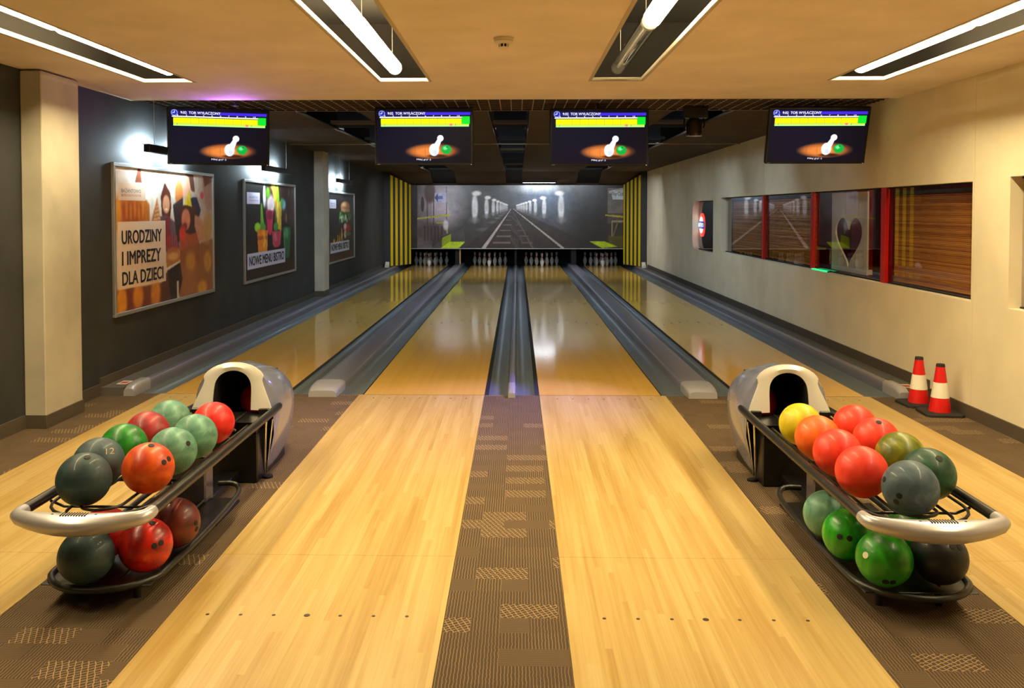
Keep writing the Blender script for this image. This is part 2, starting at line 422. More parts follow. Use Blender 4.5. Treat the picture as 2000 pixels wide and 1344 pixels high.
gutter(3.06, 3.305, (3.0601, 3.062), 'grey gutter between the rightmost lane and the right wall ledge')
def divider(xc, w, h, label, capw=None, group='lane dividers'):
    t = thing('lane_divider', label, 'divider', (xc, FOUL, 0), group=group)
    n = 10; pr = [(-w/2, -.10)]
    for i in range(n+1):
        a = math.pi*(1-i/n); pr.append((w/2*math.copysign(abs(math.cos(a))**.45, math.cos(a)), h-.03+.03*math.sin(a)))
    pr.append((w/2, -.10))
    MB().prism_y(pr, .22, END-FOUL-.3).build('divider_cover', M['divider'], t, True)
    cw = (capw or w*1.03)/2; rings = []
    for f in (0, .03, .1, .22, .4, .65, 1.):
        yy = -.11+.34*f; hz = h*1.12*(1-(1-f)**5*.42)+.006; ww = cw*(1-.10*(1-f)**3); zb = -.004 if yy < 0 else -.10
        zb = -.002
        ring = [(-ww, yy, zb)]
        for i in range(n+1):
            a = math.pi*(1-i/n); ring.append((ww*math.copysign(abs(math.cos(a))**.4, math.cos(a)), yy, max(zb+.004, hz-.035*min(1, h/.06)+.035*min(1, h/.06)*math.sin(a))))
        ring.append((ww, yy, zb)); rings.append(ring)
    c = MB().loft(rings, True, True).build('end_cap', M['cap'], t, True)
    if w > .15:
        for sx in (-.6, .6): MB().lathe([(.008, 0), (.008, .003), (.004, .004)], 10).build('screw', M['steel'], c, True, loc=(sx*cw, .13, h+.004))
    return t
divider(-1.6425, .262, .075, 'wide silver ball-return divider between the first and second lanes')
divider(1.6425, .262, .075, 'wide silver ball-return divider between the third and fourth lanes')
divider(0, .062, .055, 'narrow silver divider between the two middle lanes', .068)
divider(-3.335, .10, .085, 'slim silver rail along the ledge by the left wall', .105)
divider(3.355, .10, .085, 'slim silver rail along the ledge by the right wall', .105)
struct(MB().box(XL, -3.386, FOUL-.1, END, -.16, .07).build('trim_1', M['ledge']))
struct(MB().box(3.406, XR, FOUL-.1, END, -.16, .07).build('trim_2', M['ledge']))
for x0, wd in ((-3.52, 'left'), (3.43, 'right')):
    s_ = thing('warning_sticker', f'small pale warning sticker on the {wd} wall ledge near the foul line', 'sticker', (x0, FOUL+.05, .0702))
    MB().box(0, .09, 0, .16, 0, .0008).build('sheet', M['cone_w'], s_); MB().box(.012, .078, .03, .12, .0008, .0012).build('print', M['inkred'], s_)

# ------------------------------------------------------------------ setting: walls
wl = struct(MB().box(XL-.15, XL, BACK, 28.6, -.16, 3.4).build('wall_left', M['wall_l']))
struct(MB().box(XL-.15, XR+.27, BACK-.15, BACK, -.16, 3.4).build('wall_back', M['wall_r']))
struct(MB().box(XL-.15, XR+.15, 28.6, 28.7, -.3, 3.4).build('wall_far', M['blackmat']))
struct(MB().box(XL, XL+.014, BACK, 6.50, -.002, .10).build('baseboard_left', M['base']))
# right wall: a core with openings and thin panels in front of it
OPEN = [(3.2, 6.50, .91, 1.856), (7.03, 15.60, .905, 1.838), (16.22, 18.12, .85, 1.80)]
def wall_with_openings(mb, x0, x1, y0, y1, z0, z1):
    ys = sorted({y0, y1, *[v for o in OPEN for v in o[:2] if y0 < v < y1]})
    for a, b in zip(ys, ys[1:]):
        mid = (a+b)/2; op = [o for o in OPEN if o[0] < mid < o[1]]
        if not op: mb.box(x0, x1, a, b, z0, z1)
        else:
            mb.box(x0, x1, a, b, z0, op[0][2]); mb.box(x0, x1, a, b, op[0][3], z1)
    o = OPEN[2]; R = .26                     # the small window has rounded corners at its far end
    if y0 < o[1] <= y1:
        for zc, sg in ((o[2], 1), (o[3], -1)):
            pts = [(o[1], zc)]
            for i in range(9):
                a = math.pi/2*i/8; pts.append((o[1]-R+R*math.sin(a), zc+sg*(R-R*math.cos(a))))
            mb.prism_x(pts, x0, x1)
    return mb
wr = struct(wall_with_openings(MB(), XR+.012, XR+.12, BACK, 28.6, -.16, 3.4).build('wall_right', M['wall_r']))
seams = [BACK, -1., 2.9, 7.0, 9.67, 12.9, 16.19, 19.9, 23.4, 28.6]
for a, b in zip(seams, seams[1:]):
    wall_with_openings(MB(), XR, XR+.012, a+.0015, b-.0015, -.1, 3.2).build('wall_panel', M['wall_r'], wr)
struct(MB().box(XR-.014, XR, BACK, FOUL-.11, -.002, .097).box(XR-.014, XR, FOUL-.10, 24.2, .07, .165).build('baseboard_right', M['base']))
# columns on the left
for nm, lab, x1, y0, y1, bz in (('support_column', 'beige plastered column beside the near end of the left wall', -3.44, 6.51, 7.07, -.002), ('support_column', 'pale square column between the second and third wall posters', -3.43, 16.0, 16.45, .07)):
    t = thing(nm, lab, 'column', (XL, y0, bz), group='left wall columns')
    MB().bevbox(.001, x1-XL, 0, y1-y0, .0, 2.64-bz if y0 < 8 else 2.68-bz, .006).build('shaft', M['column'], t)
    MB().bevbox(.001, x1-XL+.008, -.008, y1-y0+.008, 0, .10, .003).build('skirting', M['base'], t)
struct(MB().box(XL, XL+.014, 7.09, FOUL-.1, -.002, .10).box(XL, XL+.014, FOUL-.1, 15.97, .07, .15).box(XL, XL+.014, 16.5, 24, .07, .15).build('baseboard_front', M['base']))

# ------------------------------------------------------------------ setting: ceiling with four slots
SLOTS = [(-2.967, -2.566), (-1.056, -.658), (.632, 1.036), (2.527, 2.951)]
SY0, SY1, CEND = -2.6, 7.20, 8.40
mb = MB(); xs = [XL]+[v for s in SLOTS for v in s]+[XR]
for i in range(0, len(xs), 2): mb.box(xs[i], xs[i+1], SY0, SY1, CZ, CZ+.016)
mb.box(XL, XR, BACK, SY0, CZ, CZ+.016).box(XL, XR, SY1, CEND, CZ, CZ+.016)
struct(mb.build('ceiling', M['ceiling']))
struct(MB().box(XL-.15, XR+.15, BACK, 28.6, 3.25, 3.35).build('ceiling_upper', M['void']))
struct(MB().box(XL, XR, 7.9, 7.93, CZ+.016, 3.25).box(XR-.012, XR-.001, BACK, 7.9, CZ+.016, 3.25).box(XL+.001, XL+.012, BACK, 7.9, CZ+.016, 3.25).build('wall_plenum', M['void']))
for i, (a, b) in enumerate(SLOTS):
    mb = MB(); h = -.006; tk = .006
    mb.box(a, a+tk, SY0, SY1, CZ-.002, CZ+h+.03).box(b-tk, b, SY0, SY1, CZ-.002, CZ+h+.03).box(a+tk, b-tk, SY1-tk, SY1, CZ-.002, CZ+h+.03)
    mb.box(a-.018, a, SY0, SY1+.018, CZ-.004, CZ-.001).box(b, b+.018, SY0, SY1+.018, CZ-.004, CZ-.001).box(a, b, SY1, SY1+.018, CZ-.004, CZ-.001)
    struct(mb.build(f'trim_{i+3}', M['trim']))
# tubular lamps hanging in the slots
WHERE = ['left wall slot', 'slot left of the smoke detector', 'slot right of the smoke detector', 'right wall slot']
def tube_lamp(x, y0, y1, lit, label):
    t = thing('tube_lamp', label, 'ceiling lamp', (x, y0, CZ+.13), group='tube lamps in the ceiling slots')
    L = y1-y0; r = .056
    def cyl(ra, a, b, n=24): return MB().tube([(0, a, 0), (0, b, 0)], ra, n)
    if lit:
        cyl(r, .05, L-.05).build('diffuser', M['tube'], t, True)
        for a, b in ((0, .05), (L-.05, L)):
            f = 1 if a == 0 else -1; e0 = a if f > 0 else b
            MB().tube([(0, e0, 0), (0, e0+f*.012, 0), (0, e0+f*.03, 0), (0, e0+f*.05, 0)], [.036, .050, .055, r*.99], 24).build('end_cap', M['tubeend'], t, True)
    else:
        cyl(r, .05, L-.05).build('clear_sleeve', M['tubeglass'], t, True)
        cyl(.013, .05, L-.05, 12).build('unlit_bulb', mat('unlit_bulb', (200, 200, 196), .3), t, True)
        MB().box(-.03, .03, .05, L-.05, .018, .034).build('reflector', M['alu'], t)
        for a, b in ((0, .05), (L-.05, L)): cyl(r*.95, a, b).build('end_cap', M['alu'], t, True)
    for yy in (.2, L-.2): MB().tube([(0, yy, r-.002), (0, yy, .44)], .0022, 6).build('hanging_wire', M['alu'], t)
    return t
for i, (a, b) in enumerate(SLOTS):
    xc = (-2.82, -.954, .866, 2.82)[i]
    ends = [7.40, 5.56, 3.72, 1.88, .04, -1.80]
    nth = ['far', 'second', 'third', 'fourth', 'fifth']
    for j in range(4):
        lit = (j < 2 and not (i == 2 and j == 0)) or (j == 2 and i in (0, 3))
        lab = f'glowing tube lamp in the {WHERE[i]}, {["first", "second", "third", "fourth", "fifth"][j]} from the far end' if lit else f'unlit clear tube in the {WHERE[i]}, {["first", "second", "third", "fourth", "fifth"][j]} from far end'
        tube_lamp(xc, ends[j+1]+.015, ends[j]-.015, lit, lab)
# smoke detector
t = thing('smoke_detector', 'round white smoke detector on the ceiling between the middle light slots', 'smoke detector', (-.036, 5.42, CZ))
MB().lathe([(.062, 0), (.062, -.012), (.056, -.016)], 32).build('base', M['plastic'], t, True)
MB().lathe([(.056, -.016), (.058, -.024), (.05, -.034), (.032, -.038)], 32).build('body', M['plastic'], t, True)
MB().lathe([(.026, -.036), (.026, -.056)], 20).build('sensor_core', M['blackmat'], t, True)
for k in range(8):
    a = 2*math.pi*k/8; MB().box(-.003, .003, .026, .031, -.058, -.036).build('rib', M['plastic'], t).rotation_euler = (0, 0, a)
MB().lathe([(.030, -.056), (.028, -.062), (.01, -.064)], 24).build('sensor_cap', M['plastic'], t, True)

# open cell grid just past the approach ceiling
GZ = 2.672; GY0, GY1 = CEND+.002, 9.50
M['gridweb'] = mat('grid_web', (30, 24, 20), .7)
def tee(x0, x1, y0, y1, ax):
    m_ = MB(); m_.box(x0, x1, y0, y1, .003, .045); m_.cur = 1
    e = .0028
    if ax == 'y': m_.box(x0-e, x1+e, y0, y1, 0, .003)
    else: m_.box(x0, x1, y0-e, y1+e, 0, .003)
    return m_
gr = struct(tee(XL, XR, GY1, GY1+.02, 'x').build('ceiling_grid', [M['gridweb'], M['gridm']])); gr.location.z = GZ-.004
long_me = tee(-.0015, .0015, GY0+.01, GY1, 'y').mesh('grid_slat', [M['gridweb'], M['gridm']])
n = 66
for i in range(1, n): link('grid_slat', long_me, gr, (XL+(XR-XL)*i/n, 0, .004))
cross_me = tee(XL, XR, -.0015, .0015, 'x').mesh('grid_cross_slat', [M['gridweb'], M['gridm']])
for i in range(1, 10): link('grid_cross_slat', cross_me, gr, (0, GY0+(GY1-GY0)*i/10, .0045))
# dark tiled ceiling over the lanes, with black openings
TZ = 2.68
ct = struct(MB().box(XL, XR, GY1+.02, 25.7, TZ+.30, TZ+.34).build('ceiling_lanes', M['blackmat']))
xs = [XL, -2.35, -1.68, -.27, .18, 1.72, 2.35, XR]; holes = {1, 3, 5}
ys = [GY1+.02, 11.7, 14.3, 16.8, 19.4, 22.0, 24.5]
for j in range(len(ys)-1):
    for i in range(len(xs)-1):
        g = .006
        if i in holes:
            MB().box(xs[i], xs[i+1], ys[j+1]-.22, ys[j+1]-g, TZ+.05, TZ+.09).build('ceiling_beam', M['blackmat'] if j % 2 else M['ctile'], ct)
        else:
            MB().bevbox(xs[i]+g/2, xs[i+1]-g/2, ys[j]+g/2, ys[j+1]-g/2, TZ, TZ+.03, .003).build('ceiling_tile', M['ctile'], ct)
ysl = [24.5, 24.9, 25.25, 25.62]; zf = lambda y: TZ-(y-24.5)/(25.62-24.5)*.325
for j in range(3):
    for i in range(len(xs)-1):
        a, b = ysl[j]+.003, ysl[j+1]-.003; x0, x1 = xs[i]+.003, xs[i+1]-.003
        up = .03 if i not in holes else .09
        m_ = M['ctile'] if i not in holes else M['blackmat']
        off = 0 if i not in holes else .05
        MB().add([(x, y, zf(y)+dz) for x in (x0, x1) for y in (a, b) for dz in (off, up)], [(0,1,3,2),(4,6,7,5),(0,4,5,1),(2,3,7,6),(0,2,6,4),(1,5,7,3)]).build('ceiling_tile', m_, ct)
MB().box(XL, XR, 14.28, 14.34, TZ-.012, TZ).build('ceiling_rail', M['gridm'], ct)
# added floodlights, hidden behind the baffles, to brighten lanes, walls and mural
M['added_flood'] = mat('added_flood_lens', (255, 255, 255), .4, emit=(.66, .84, 1.), estr=ADDED_FLOOD_STR*1.35)
M['added_flood_end'] = mat('added_flood_lens_end', (255, 255, 255), .4, emit=(.86, .92, 1.), estr=ADDED_FLOOD_STR*2.2)
M['added_flood_mid'] = mat('added_flood_lens_mid', (255, 255, 255), .4, emit=(.66, .84, 1.), estr=ADDED_FLOOD_STR*.45)
rowname = ['first', 'second', 'third', 'fourth', 'fifth', 'sixth']
for j in range(len(ys)-1):
    for i, cn in ((1, 'left'), (3, 'middle'), (5, 'right')):
        xm = (xs[i]+xs[i+1])/2; w_ = (xs[i+1]-xs[i])*.42
        f_ = thing('added_floodlight', f'added floodlight in the {cn} ceiling opening, {rowname[j]} row from the screens', 'lamp', (xm, ys[j]+.03, TZ), group='added floodlights in the lane ceiling')
        MB().box(-w_-.02, w_+.02, 0, .012, .016, .26).box(-w_-.02, w_+.02, .012, .42, .125, .14).box(-w_-.02, -w_-.008, .012, .42, .02, .125).box(w_+.008, w_+.02, .012, .42, .02, .125).build('housing', M['blackmat'], f_)
        MB().add([(-w_, .016, .045), (w_, .016, .045), (w_, .10, .118), (-w_, .10, .118), (-w_, .0135, .05), (w_, .0135, .05), (w_, .095, .122), (-w_, .095, .122)], [(0,1,2,3),(7,6,5,4),(0,4,5,1),(1,5,6,2),(2,6,7,3),(3,7,4,0)]).build('lens', M['added_flood'] if j in (1, 2) else (M['added_flood_mid'] if j < len(ys)-2 else M['added_flood_end']), f_)

# ------------------------------------------------------------------ far end: mural mask, striped boards, pins
MY = 25.5
def px(x, y): return ((x-803)/414., (y-362)/123.)
cv = Canvas(470, 140, (58, 50, 47))
cv.ell(.47, .0, .33, .7, (88, 86, 84), 1.5); cv.ell(.66, .02, .16, .5, (112, 130, 158), 1.4, .8)
cv.ell(.62, -.02, .13, .12, (236, 236, 232), 1.2, .9)  # white glare at the top edge, painted into the print
cv.ell(.14, .30, .09, .34, (206, 190, 204), 1.1); cv.rect(0, 0, .035, 1, (50, 44, 42)); cv.rect(.03, .0, .10, 1, (140, 124, 130), .6)
for x in (.075, .105, .165): cv.rect(x, .02, x+.005, .75, (78, 68, 74), .8)
cv.ell(.09, .12, .025, .16, (84, 50, 36), .5); cv.rect(.112, .12, .168, .27, (196, 196, 226)); cv.poly([(.112, .2), (.127, .13), (.127, .27)], (62, 70, 160)); cv.rect(.125, .17, .15, .22, (62, 70, 160), .7)
cv.ell(.055, .3, .008, .12, (60, 50, 54)); cv.line(.03, .53, .185, .47, .022, .03, (196, 190, 60))
cv.ell(.10, .74, .07, .16, (84, 68, 64), .7, .8)
for k in range(6): cv.rect(.062+.016*k, .64+.01*(k % 2), .068+.016*k, .88, (56, 46, 46), .8)
cv.poly([px(853, 434), px(875, 433), px(875, 456), px(873, 456), px(873, 436), px(853, 437)], (176, 172, 70))
cv.ell(.185, .28, .016, .12, (150, 152, 150), .8, .7); cv.ell(.165, .63, .012, .08, (216, 214, 220), .6)
cv.poly([px(840, 486), px(880, 456), px(905, 445), px(910, 473), px(895, 486)], (86, 78, 76), .7)
cv.poly([px(863.6, 465), px(881, 456.5), px(881, 471), px(864, 483)], (150, 164, 26)); cv.poly([px(862, 484), px(897, 484), px(908.5, 472), px(879, 472)], (196, 220, 30))
# tunnel ribs, rails and sleepers
cx, cy = px(1000, 404)
for sd, offs in ((-1, (72, 49, 36, 28, 22, 18, 15, 12.5, 10.5, 9)), (1, (96, 63, 46, 36, 29, 24, 20, 17, 14, 12, 10))):
    for k, d in enumerate(offs):
        s = d/(72 if sd < 0 else 96); x = cx+sd*d/414.; br = 238-6*k
        cv.ell(x, cy+.01, .0125*s+.0018, .20*s+.02, (br, br, br+4), .5, .95); cv.ell(x-sd*.008*s, cy-.21*s, .02*s+.001, .035*s+.004, (250, 250, 250), .6)
        cv.ell(x, cy+.20*s+.01, .018*s+.002, .05*s, (134, 128, 128), .8, .7); cv.ell(x-sd*.05*s, cy+.36*s, .04*s, .03*s, (120, 112, 110), .8, .7)
cv.poly([px(1000, 407), px(905, 486), px(1180, 486)], (54, 46, 44), .75, 2)
for k in range(9):
    f = ((k+1)/9)**1.6; y = cy+.04+.62*f; cv.poly([(cx-.030*f-.075*f, y), (cx-.006*f, y), (cx-.006*f, y+.035*f), (cx-.030*f-.079*f, y+.035*f)], (126, 108, 102), .9)
    cv.poly([(cx+.05*f, y), (cx+.115*f, y), (cx+.123*f, y+.03*f), (cx+.055*f, y+.03*f)], (104, 88, 84), .8)
for k in range(14): cv.line(cx+.012*(k % 5-1), cy+.12+.03*k, cx+.01*(k % 5-1)+.02, cy+.2+.04*k, .006, .014, (112, 98, 92), .6)
cv.line(cx-.002, cy+.03, *px(944, 486), .008, .055, (196, 182, 176)); cv.line(cx+.006, cy+.03, *px(1101, 485), .008, .035, (186, 174, 166))
cv.line(cx+.004, cy+.06, *px(1042, 486), .004, .03, (96, 82, 78))
cv.ell(.845, .5, .08, .8, (40, 36, 34), .9, .75)
cv.rect(.925, .05, 1, .44, (126, 118, 112), .9); cv.rect(.925, .44, 1, .62, (96, 84, 78), .7); cv.rect(.925, .6, 1, 1., (56, 50, 40), .8)
cv.poly([px(1188, 374), px(1218, 367), px(1218, 373), px(1190, 379)], (196, 192, 188)); cv.poly([px(1193, 377), px(1218, 370), px(1218, 390), px(1196, 390)], (206, 218, 222))
cv.line(.915, .475, 1, .50, .02, .03, (188, 170, 40)); cv.rect(.945, .56, .949, .82, (150, 146, 110)); cv.rect(.945, .56, 1, .585, (150, 146, 110)); cv.line(.95, .82, .972, .6, .01, .02, (120, 110, 90))
cv.rect(.93, .80, 1, .98, (92, 84, 26), .8); cv.poly([px(1151, 471), px(1180, 471), px(1206, 481), px(1176, 484)], (172, 196, 26))
cv.mottle(.06, 2.2, 3).mottle(.10, 9, 5)
t = thing('masking_unit', 'wide mural mask over the pins printed with a railway tunnel', 'mural', (-2.98, MY, .545))
link('mural_print', cv.mesh('mural_print', 6.03, 1.795, M['mural']), t, (0, -.002, 0))
MB().box(0, 6.03, 0, .05, 0, 1.795).build('panel', M['char'], t)
MB().box(0, 6.03, -.012, .05, -.02, -.001).build('lower_rail', M['alu'], t)
link('lettering', text_mesh('Way Out', .36, .15, M['ink']), t, (5.67, -.006, 1.46))
struct(MB().box(XL, XR, 25.62, 25.66, 2.35, 2.75).build('trim_7', M['ctile']))
# light batten over the mural
t = thing('light_batten', 'slim white light batten above the middle of the tunnel mural', 'lamp', (.66, MY-.30, 2.40))
MB().box(-.5, .5, -.03, .03, .0, .05).build('housing', M['blackmat'], t)
MB().box(-.45, .45, -.02, .02, -.006, 0).build('tube', mat('batten_tube', (255, 255, 255), .4, emit=(.85, .92, 1.), estr=MASK_STR*4), t)
# striped boards, set at an angle on both sides of the mural
for sd, wd in ((-1, 'left'), (1, 'right')):
    xo, yo, xi, yi = (XL+.16, 24.45, -2.99, 25.46) if sd < 0 else (XR-.16, 24.45, 3.06, 25.46)
    L = math.hypot(xi-xo, yi-yo); ang = math.atan2(yi-yo, xi-xo)
    t = thing('striped_board', f'black board with upright yellow stripes at the {wd} end of the mural', 'board', (xo, yo, .0), ang, 'striped boards beside the mural')
    f = 1 if sd < 0 else -1          # local -y (left) or +y (right) faces the camera
    zt = lambda x: 2.60-.25*x/L
    def slab(x0, x1, y0, y1, z0): return MB().add([(x, y, z) for x in (x0, x1) for y in (y0, y1) for z in (z0, zt(x))], [(0,1,3,2),(4,6,7,5),(0,4,5,1),(2,3,7,6),(0,2,6,4),(1,5,7,3)])
    slab(0, L, 0 if f > 0 else -.03, .03 if f > 0 else 0, .095).build('backing', M['char'], t)
    for k in range(5):
        c = L*(.03+.225*k); w = L*.105
        slab(c, min(L, c+w), -.008 if f > 0 else 0, 0 if f > 0 else .008, .096).build('yellow_stripe', M['yellow'], t)
    a, b = (XL, xo) if sd < 0 else (xo, XR)
    struct(MB().box(a, b, 24.43, 24.47, -.16, 2.68).build(f'trim_{8 if sd < 0 else 9}', M['char']))
    hz = thing('floor_bracket', f'small white bracket on the ledge at the foot of the {wd} striped board', 'bracket', ((XL+.10 if sd < 0 else XR-.10), 24.3, .0705))
    MB().prism_x([(-.1, 0), (.1, 0), (.1, .13), (.06, .15), (-.04, .06), (-.1, .04)], -.05, .05).build('body', M['plastic'], hz)
    MB().lathe([(.02, .0), (.02, .012)], 12).build('foot_bolt', M['alu'], hz, True, loc=(0, -.07, .045))
# pit and kickbacks
struct(MB().box(XL, XR, 27.25, 27.3, -.2, 1.2).build('wall_pit', M['blackmat']))
for x, wd in ((-3.2, 'left'), (-1.66, 'between the first two lanes'), (0, 'middle'), (1.66, 'between the last two lanes'), (3.25, 'right')):
    t = thing('kickback_plate', f'black kickback partition beside the pins, {wd}', 'partition', (x, 25.62, 0))
    MB().box(-.07 if abs(x) > .1 else -.03, .07 if abs(x) > .1 else .03, 0, 1.6, .085, 1.3).build('plate', M['blackmat'], t)
    if x == -1.66: MB().box(.055, .085, -.02, -.002, .09, .545).build('wood_edge', mat('pale_edge', (214, 170, 96), .5), t)
# pins
prof = [(.0, 0), (.0258, 0), (.030, .010), (.036, .03), (.052, .075), (.0605, .114), (.058, .15), (.045, .19), (.032, .22), (.0245, .25), (.0228, .265), (.0235, .28), (.0285, .315), (.0323, .343), (.0305, .362), (.022, .376), (.0, .381)]
pin_me = MB().lathe(prof[1:-1]+[(.008, .3805)], 20).mesh('pin_body', M['pin'], True)
band_me = MB().lathe([(.0252, .246), (.0240, .254), (.0233, .262), (.0232, .27), (.0239, .278)], 20).mesh('neck_band', M['pinred'], True)
for k, (a, b, wd) in enumerate(LANES):
    for r in range(4):
        for c in range(r+1):
            p = thing('bowling_pin', f'white bowling pin with red neck band at the end of the {wd} lane', 'pin', ((a+b)/2+(c-r/2)*.3048, 26.08+r*.264, 0.0), group=f'pins of the {wd} lane')
            link('pin_body', pin_me, p); link('neck_band', band_me, p)
            p.scale = (1, 1, 1)

# ------------------------------------------------------------------ screens
cv = Canvas(320, 180, (6, 6, 14))
cv.ell(.3, .5, .5, .6, (10, 12, 34), 1.2, .7)
cv.rect(.03, .055, .99, .105, (44, 30, 150)); cv.rect(.48, .05, .99, .10, (56, 36, 196)); cv.rect(.02, .03, .48, .115, (22, 20, 80), .8)
cv.ell(.055, .075, .033, .058, (150, 160, 240), .15); cv.ell(.055, .075, .026, .046, (30, 34, 140), .2); cv.rect(.052, .04, .058, .08, (220, 225, 255)); cv.rect(.035, .075, .056, .085, (220, 225, 255))
cv.rect(.03, .135, .90, .155, (226, 232, 240)); cv.rect(.045, .165, .975, .31, (178, 220, 60)); cv.rect(.045, .165, .90, .27, (226, 222, 20))
for k in range(10):
    cv.ell(.085+.0855*k, .215, .034, .035, (244, 214, 0), .6); cv.rect(.127+.0855*k, .165, .1295+.0855*k, .27, (96, 130, 40))
cv.rect(.045, .262, .90, .270, (190, 150, 70), .8); cv.rect(.045, .30, .975, .315, (160, 236, 150)); cv.rect(.90, .13, .985, .27, (10, 196, 40)); cv.rect(.08, .27, .083, .30, (40, 40, 20))
cv.ell(.785, .285, .018, .022, (236, 110, 110), .5); cv.rect(.83, .27, .834, .305, (40, 40, 20))
cv.ell(.60, .77, .255, .135, (120, 62, 34), .35); cv.ell(.56, .785, .20, .10, (206, 118, 52), .8)
for k in range(7): cv.rect(.40+.055*k, .70, .402+.055*k, .88, (100, 50, 22), .55)
cv.ell(.64, .865, .10, .03, (30, 14, 8), .6, .8)
cv.ell(.605, .75, .052, .115, (226, 232, 240), .12, 1, 0); cv.poly([(.60, .66), (.645, .54), (.685, .57), (.655, .72)], (226, 232, 240)); cv.ell(.672, .535, .034, .06, (236, 240, 246), .12)
cv.ell(.615, .80, .03, .06, (150, 160, 180), .9, .5)
cv.ell(.735, .745, .055, .085, (14, 150, 54), .12); cv.ell(.722, .72, .022, .032, (120, 230, 150), .9, .8); cv.ell(.74, .70, .006, .01, (10, 50, 20))
cv.blur(1)
SW, SH, BZ = .930, .523, .020
scr_me = cv.mesh('screen_picture', SW, SH, M['screen'])
head_me = text_mesh('9:02  TOR WYŁĄCZONY', SW*.40, SH*.062, M['ledtext'], weight=.012)
foot_me = text_mesh('Miłej gry! :)', SW*.15, SH*.040, M['ledtext'])
dig_me = {d: text_mesh(str(d), SW*(.013 if d < 10 else .026)*(.55 if d == 1 else 1), SH*.026, M['ledtext']) for d in range(1, 11)}
bez_me = None
def television(loc, rz, tilt, lab):
    global bez_me
    t = thing('score_screen', lab, 'television', loc, rz, 'score screens over the foul line')
    hub = MB().bevbox(-SW/2-BZ, SW/2+BZ, .004, .055, -SH/2-BZ, SH/2+BZ, .006).build('housing', M['screenbez'], t)
    MB().box(-SW/2-BZ+.006, SW/2+BZ-.006, 0, .006, SH/2, SH/2+BZ-.006).box(-SW/2-BZ+.006, SW/2+BZ-.006, 0, .006, -SH/2-BZ+.006, -SH/2).box(-SW/2-BZ+.006, -SW/2, 0, .006, -SH/2, SH/2).box(SW/2, SW/2+BZ-.006, 0, .006, -SH/2, SH/2).build('bezel', M['screenbez'], t)
    s = link('screen', scr_me, t, (-SW/2, .0035, -SH/2))
    def at(me, u, v): link('lettering', me, s, (u*SW, -.0015, (1-v)*SH))
    at(head_me, .115, .105); at(foot_me, .42, .955)
    for d in range(1, 11): at(dig_me[d], .082+.0855*(d-1), .13)
    MB().box(-SW/2, -SW/2+.03, -.001, .001, -SH/2-BZ+.007, -SH/2-BZ+.011).build('maker_mark', M['alu'], t)
    MB().lathe([(.004, 0), (.004, .003)], 10).build('indicator', mat('indicator_led', (200, 190, 80), .4, emit=(.8, .75, .3), estr=.6), t, loc=(SW/2, -.0005, -SH/2-BZ+.006)).rotation_euler = (math.radians(90), 0, 0)
    MB().bevbox(-.20, .20, .055, .085, -.15, .15, .006).build('wall_mount', M['black'], t)
    MB().tube([(0, .10, -.05), (0, .12, .12), (0, .12, .40)], .02, 10).build('hanger_pole', M['black'], t)
    t.rotation_euler = (math.radians(-tilt), 0, 0) if rz == 0 else (Matrix.Rotation(rz, 4, 'Z')@Matrix.Rotation(math.radians(-tilt), 4, 'X')).to_euler()
    return t
television((-2.905, 8.83, 2.345), math.radians(20), -5, 'leftmost score screen, turned inwards beside the poster wall')
television((-.872, 8.83, 2.343), 0, -3, 'score screen left of centre with a dark scoreboard picture')
television((.850, 8.85, 2.335), 0, -3, 'score screen right of centre beside the hanging stage lamp')
television((2.962, 8.80, 2.340), 0, -17, 'rightmost score screen, tilted down before the cream wall')

# ------------------------------------------------------------------ posters with picture lights
def frame(t, w, h, b=.035, d=.03):
    for nm, x0, x1, z0, z1 in (('a', 0, w, 0, b), ('b', 0, w, h-b, h), ('c', 0, b, b, h-b), ('d', w-b, w, b, h-b)):
        MB().bevbox(x0, x1, -d, -.001, z0, z1, .003).build('frame_bar', M['alu'], t)
    MB().box(b*.5, w-b*.5, -.012, -.002, b*.5, h-b*.5).build('backing', M['char'], t)
def poster(lab, y0, z0, w, h, cv, lets):
    t = thing('framed_poster', lab, 'poster', (XL, y0, z0), math.radians(90), 'framed posters on the left wall')
    frame(t, w, h); b = .03; iw, ih = w-2*b, h-2*b
    p = link('print', cv.mesh('print', iw, ih, M['print']), t, (b, -.0145, b))
    for txt, x, y, ww, hh, m, wt in lets: link('lettering', text_mesh(txt, ww*iw, hh*ih, m, weight=wt), p, (x*iw, -.002, (1-y)*ih))
    return t
P = Canvas(250, 150, (226, 206, 186))
P.ell(.35, .1, .30, .25, (250, 240, 226), 1.); P.ell(.95, .2, .12, .3, (214, 190, 178), .8)
P.poly([(0, .225), (.27, .225), (.30, .26), (.30, .39), (0, .39)], (206, 122, 40), 1, 2); P.ell(.15, .32, .11, .09, (176, 82, 14), .6); P.ell(.03, .33, .03, .12, (236, 160, 50), .7)
for k in range(5): P.ell(.10+.035*k, .30+.02*(k % 2), .01, .06, (226, 140, 50), .8, .7)
P.poly([(.202, 0), (.224, 0), (.235, .105), (.172, .105)], (120, 62, 34), 1, 1)
P.poly([(.372, .205), (.405, .385), (.317, .385)], (214, 132, 70), 1, 1)
for k in range(5): P.line(.335+.008*k, .37-.03*k, .398-.006*k, .36-.03*k, .012, .012, (240, 206, 160), .8)
P.poly([(.408, .2), (.449, .09), (.505, .17), (.512, .28), (.50, .36), (.42, .36)], (104, 44, 22), 1, 1)
P.ell(.462, .255, .037, .07, (236, 170, 130), .2); P.ell(.462, .295, .016, .008, (250, 240, 230), .3)
P.poly([(.40, .35), (.455, .33), (.59, .42), (.60, .62), (.45, .62)], (112, 82, 92), 1, 2); P.poly([(.45, .36), (.50, .35), (.505, .6), (.455, .58)], (150, 40, 40), .9, 1)
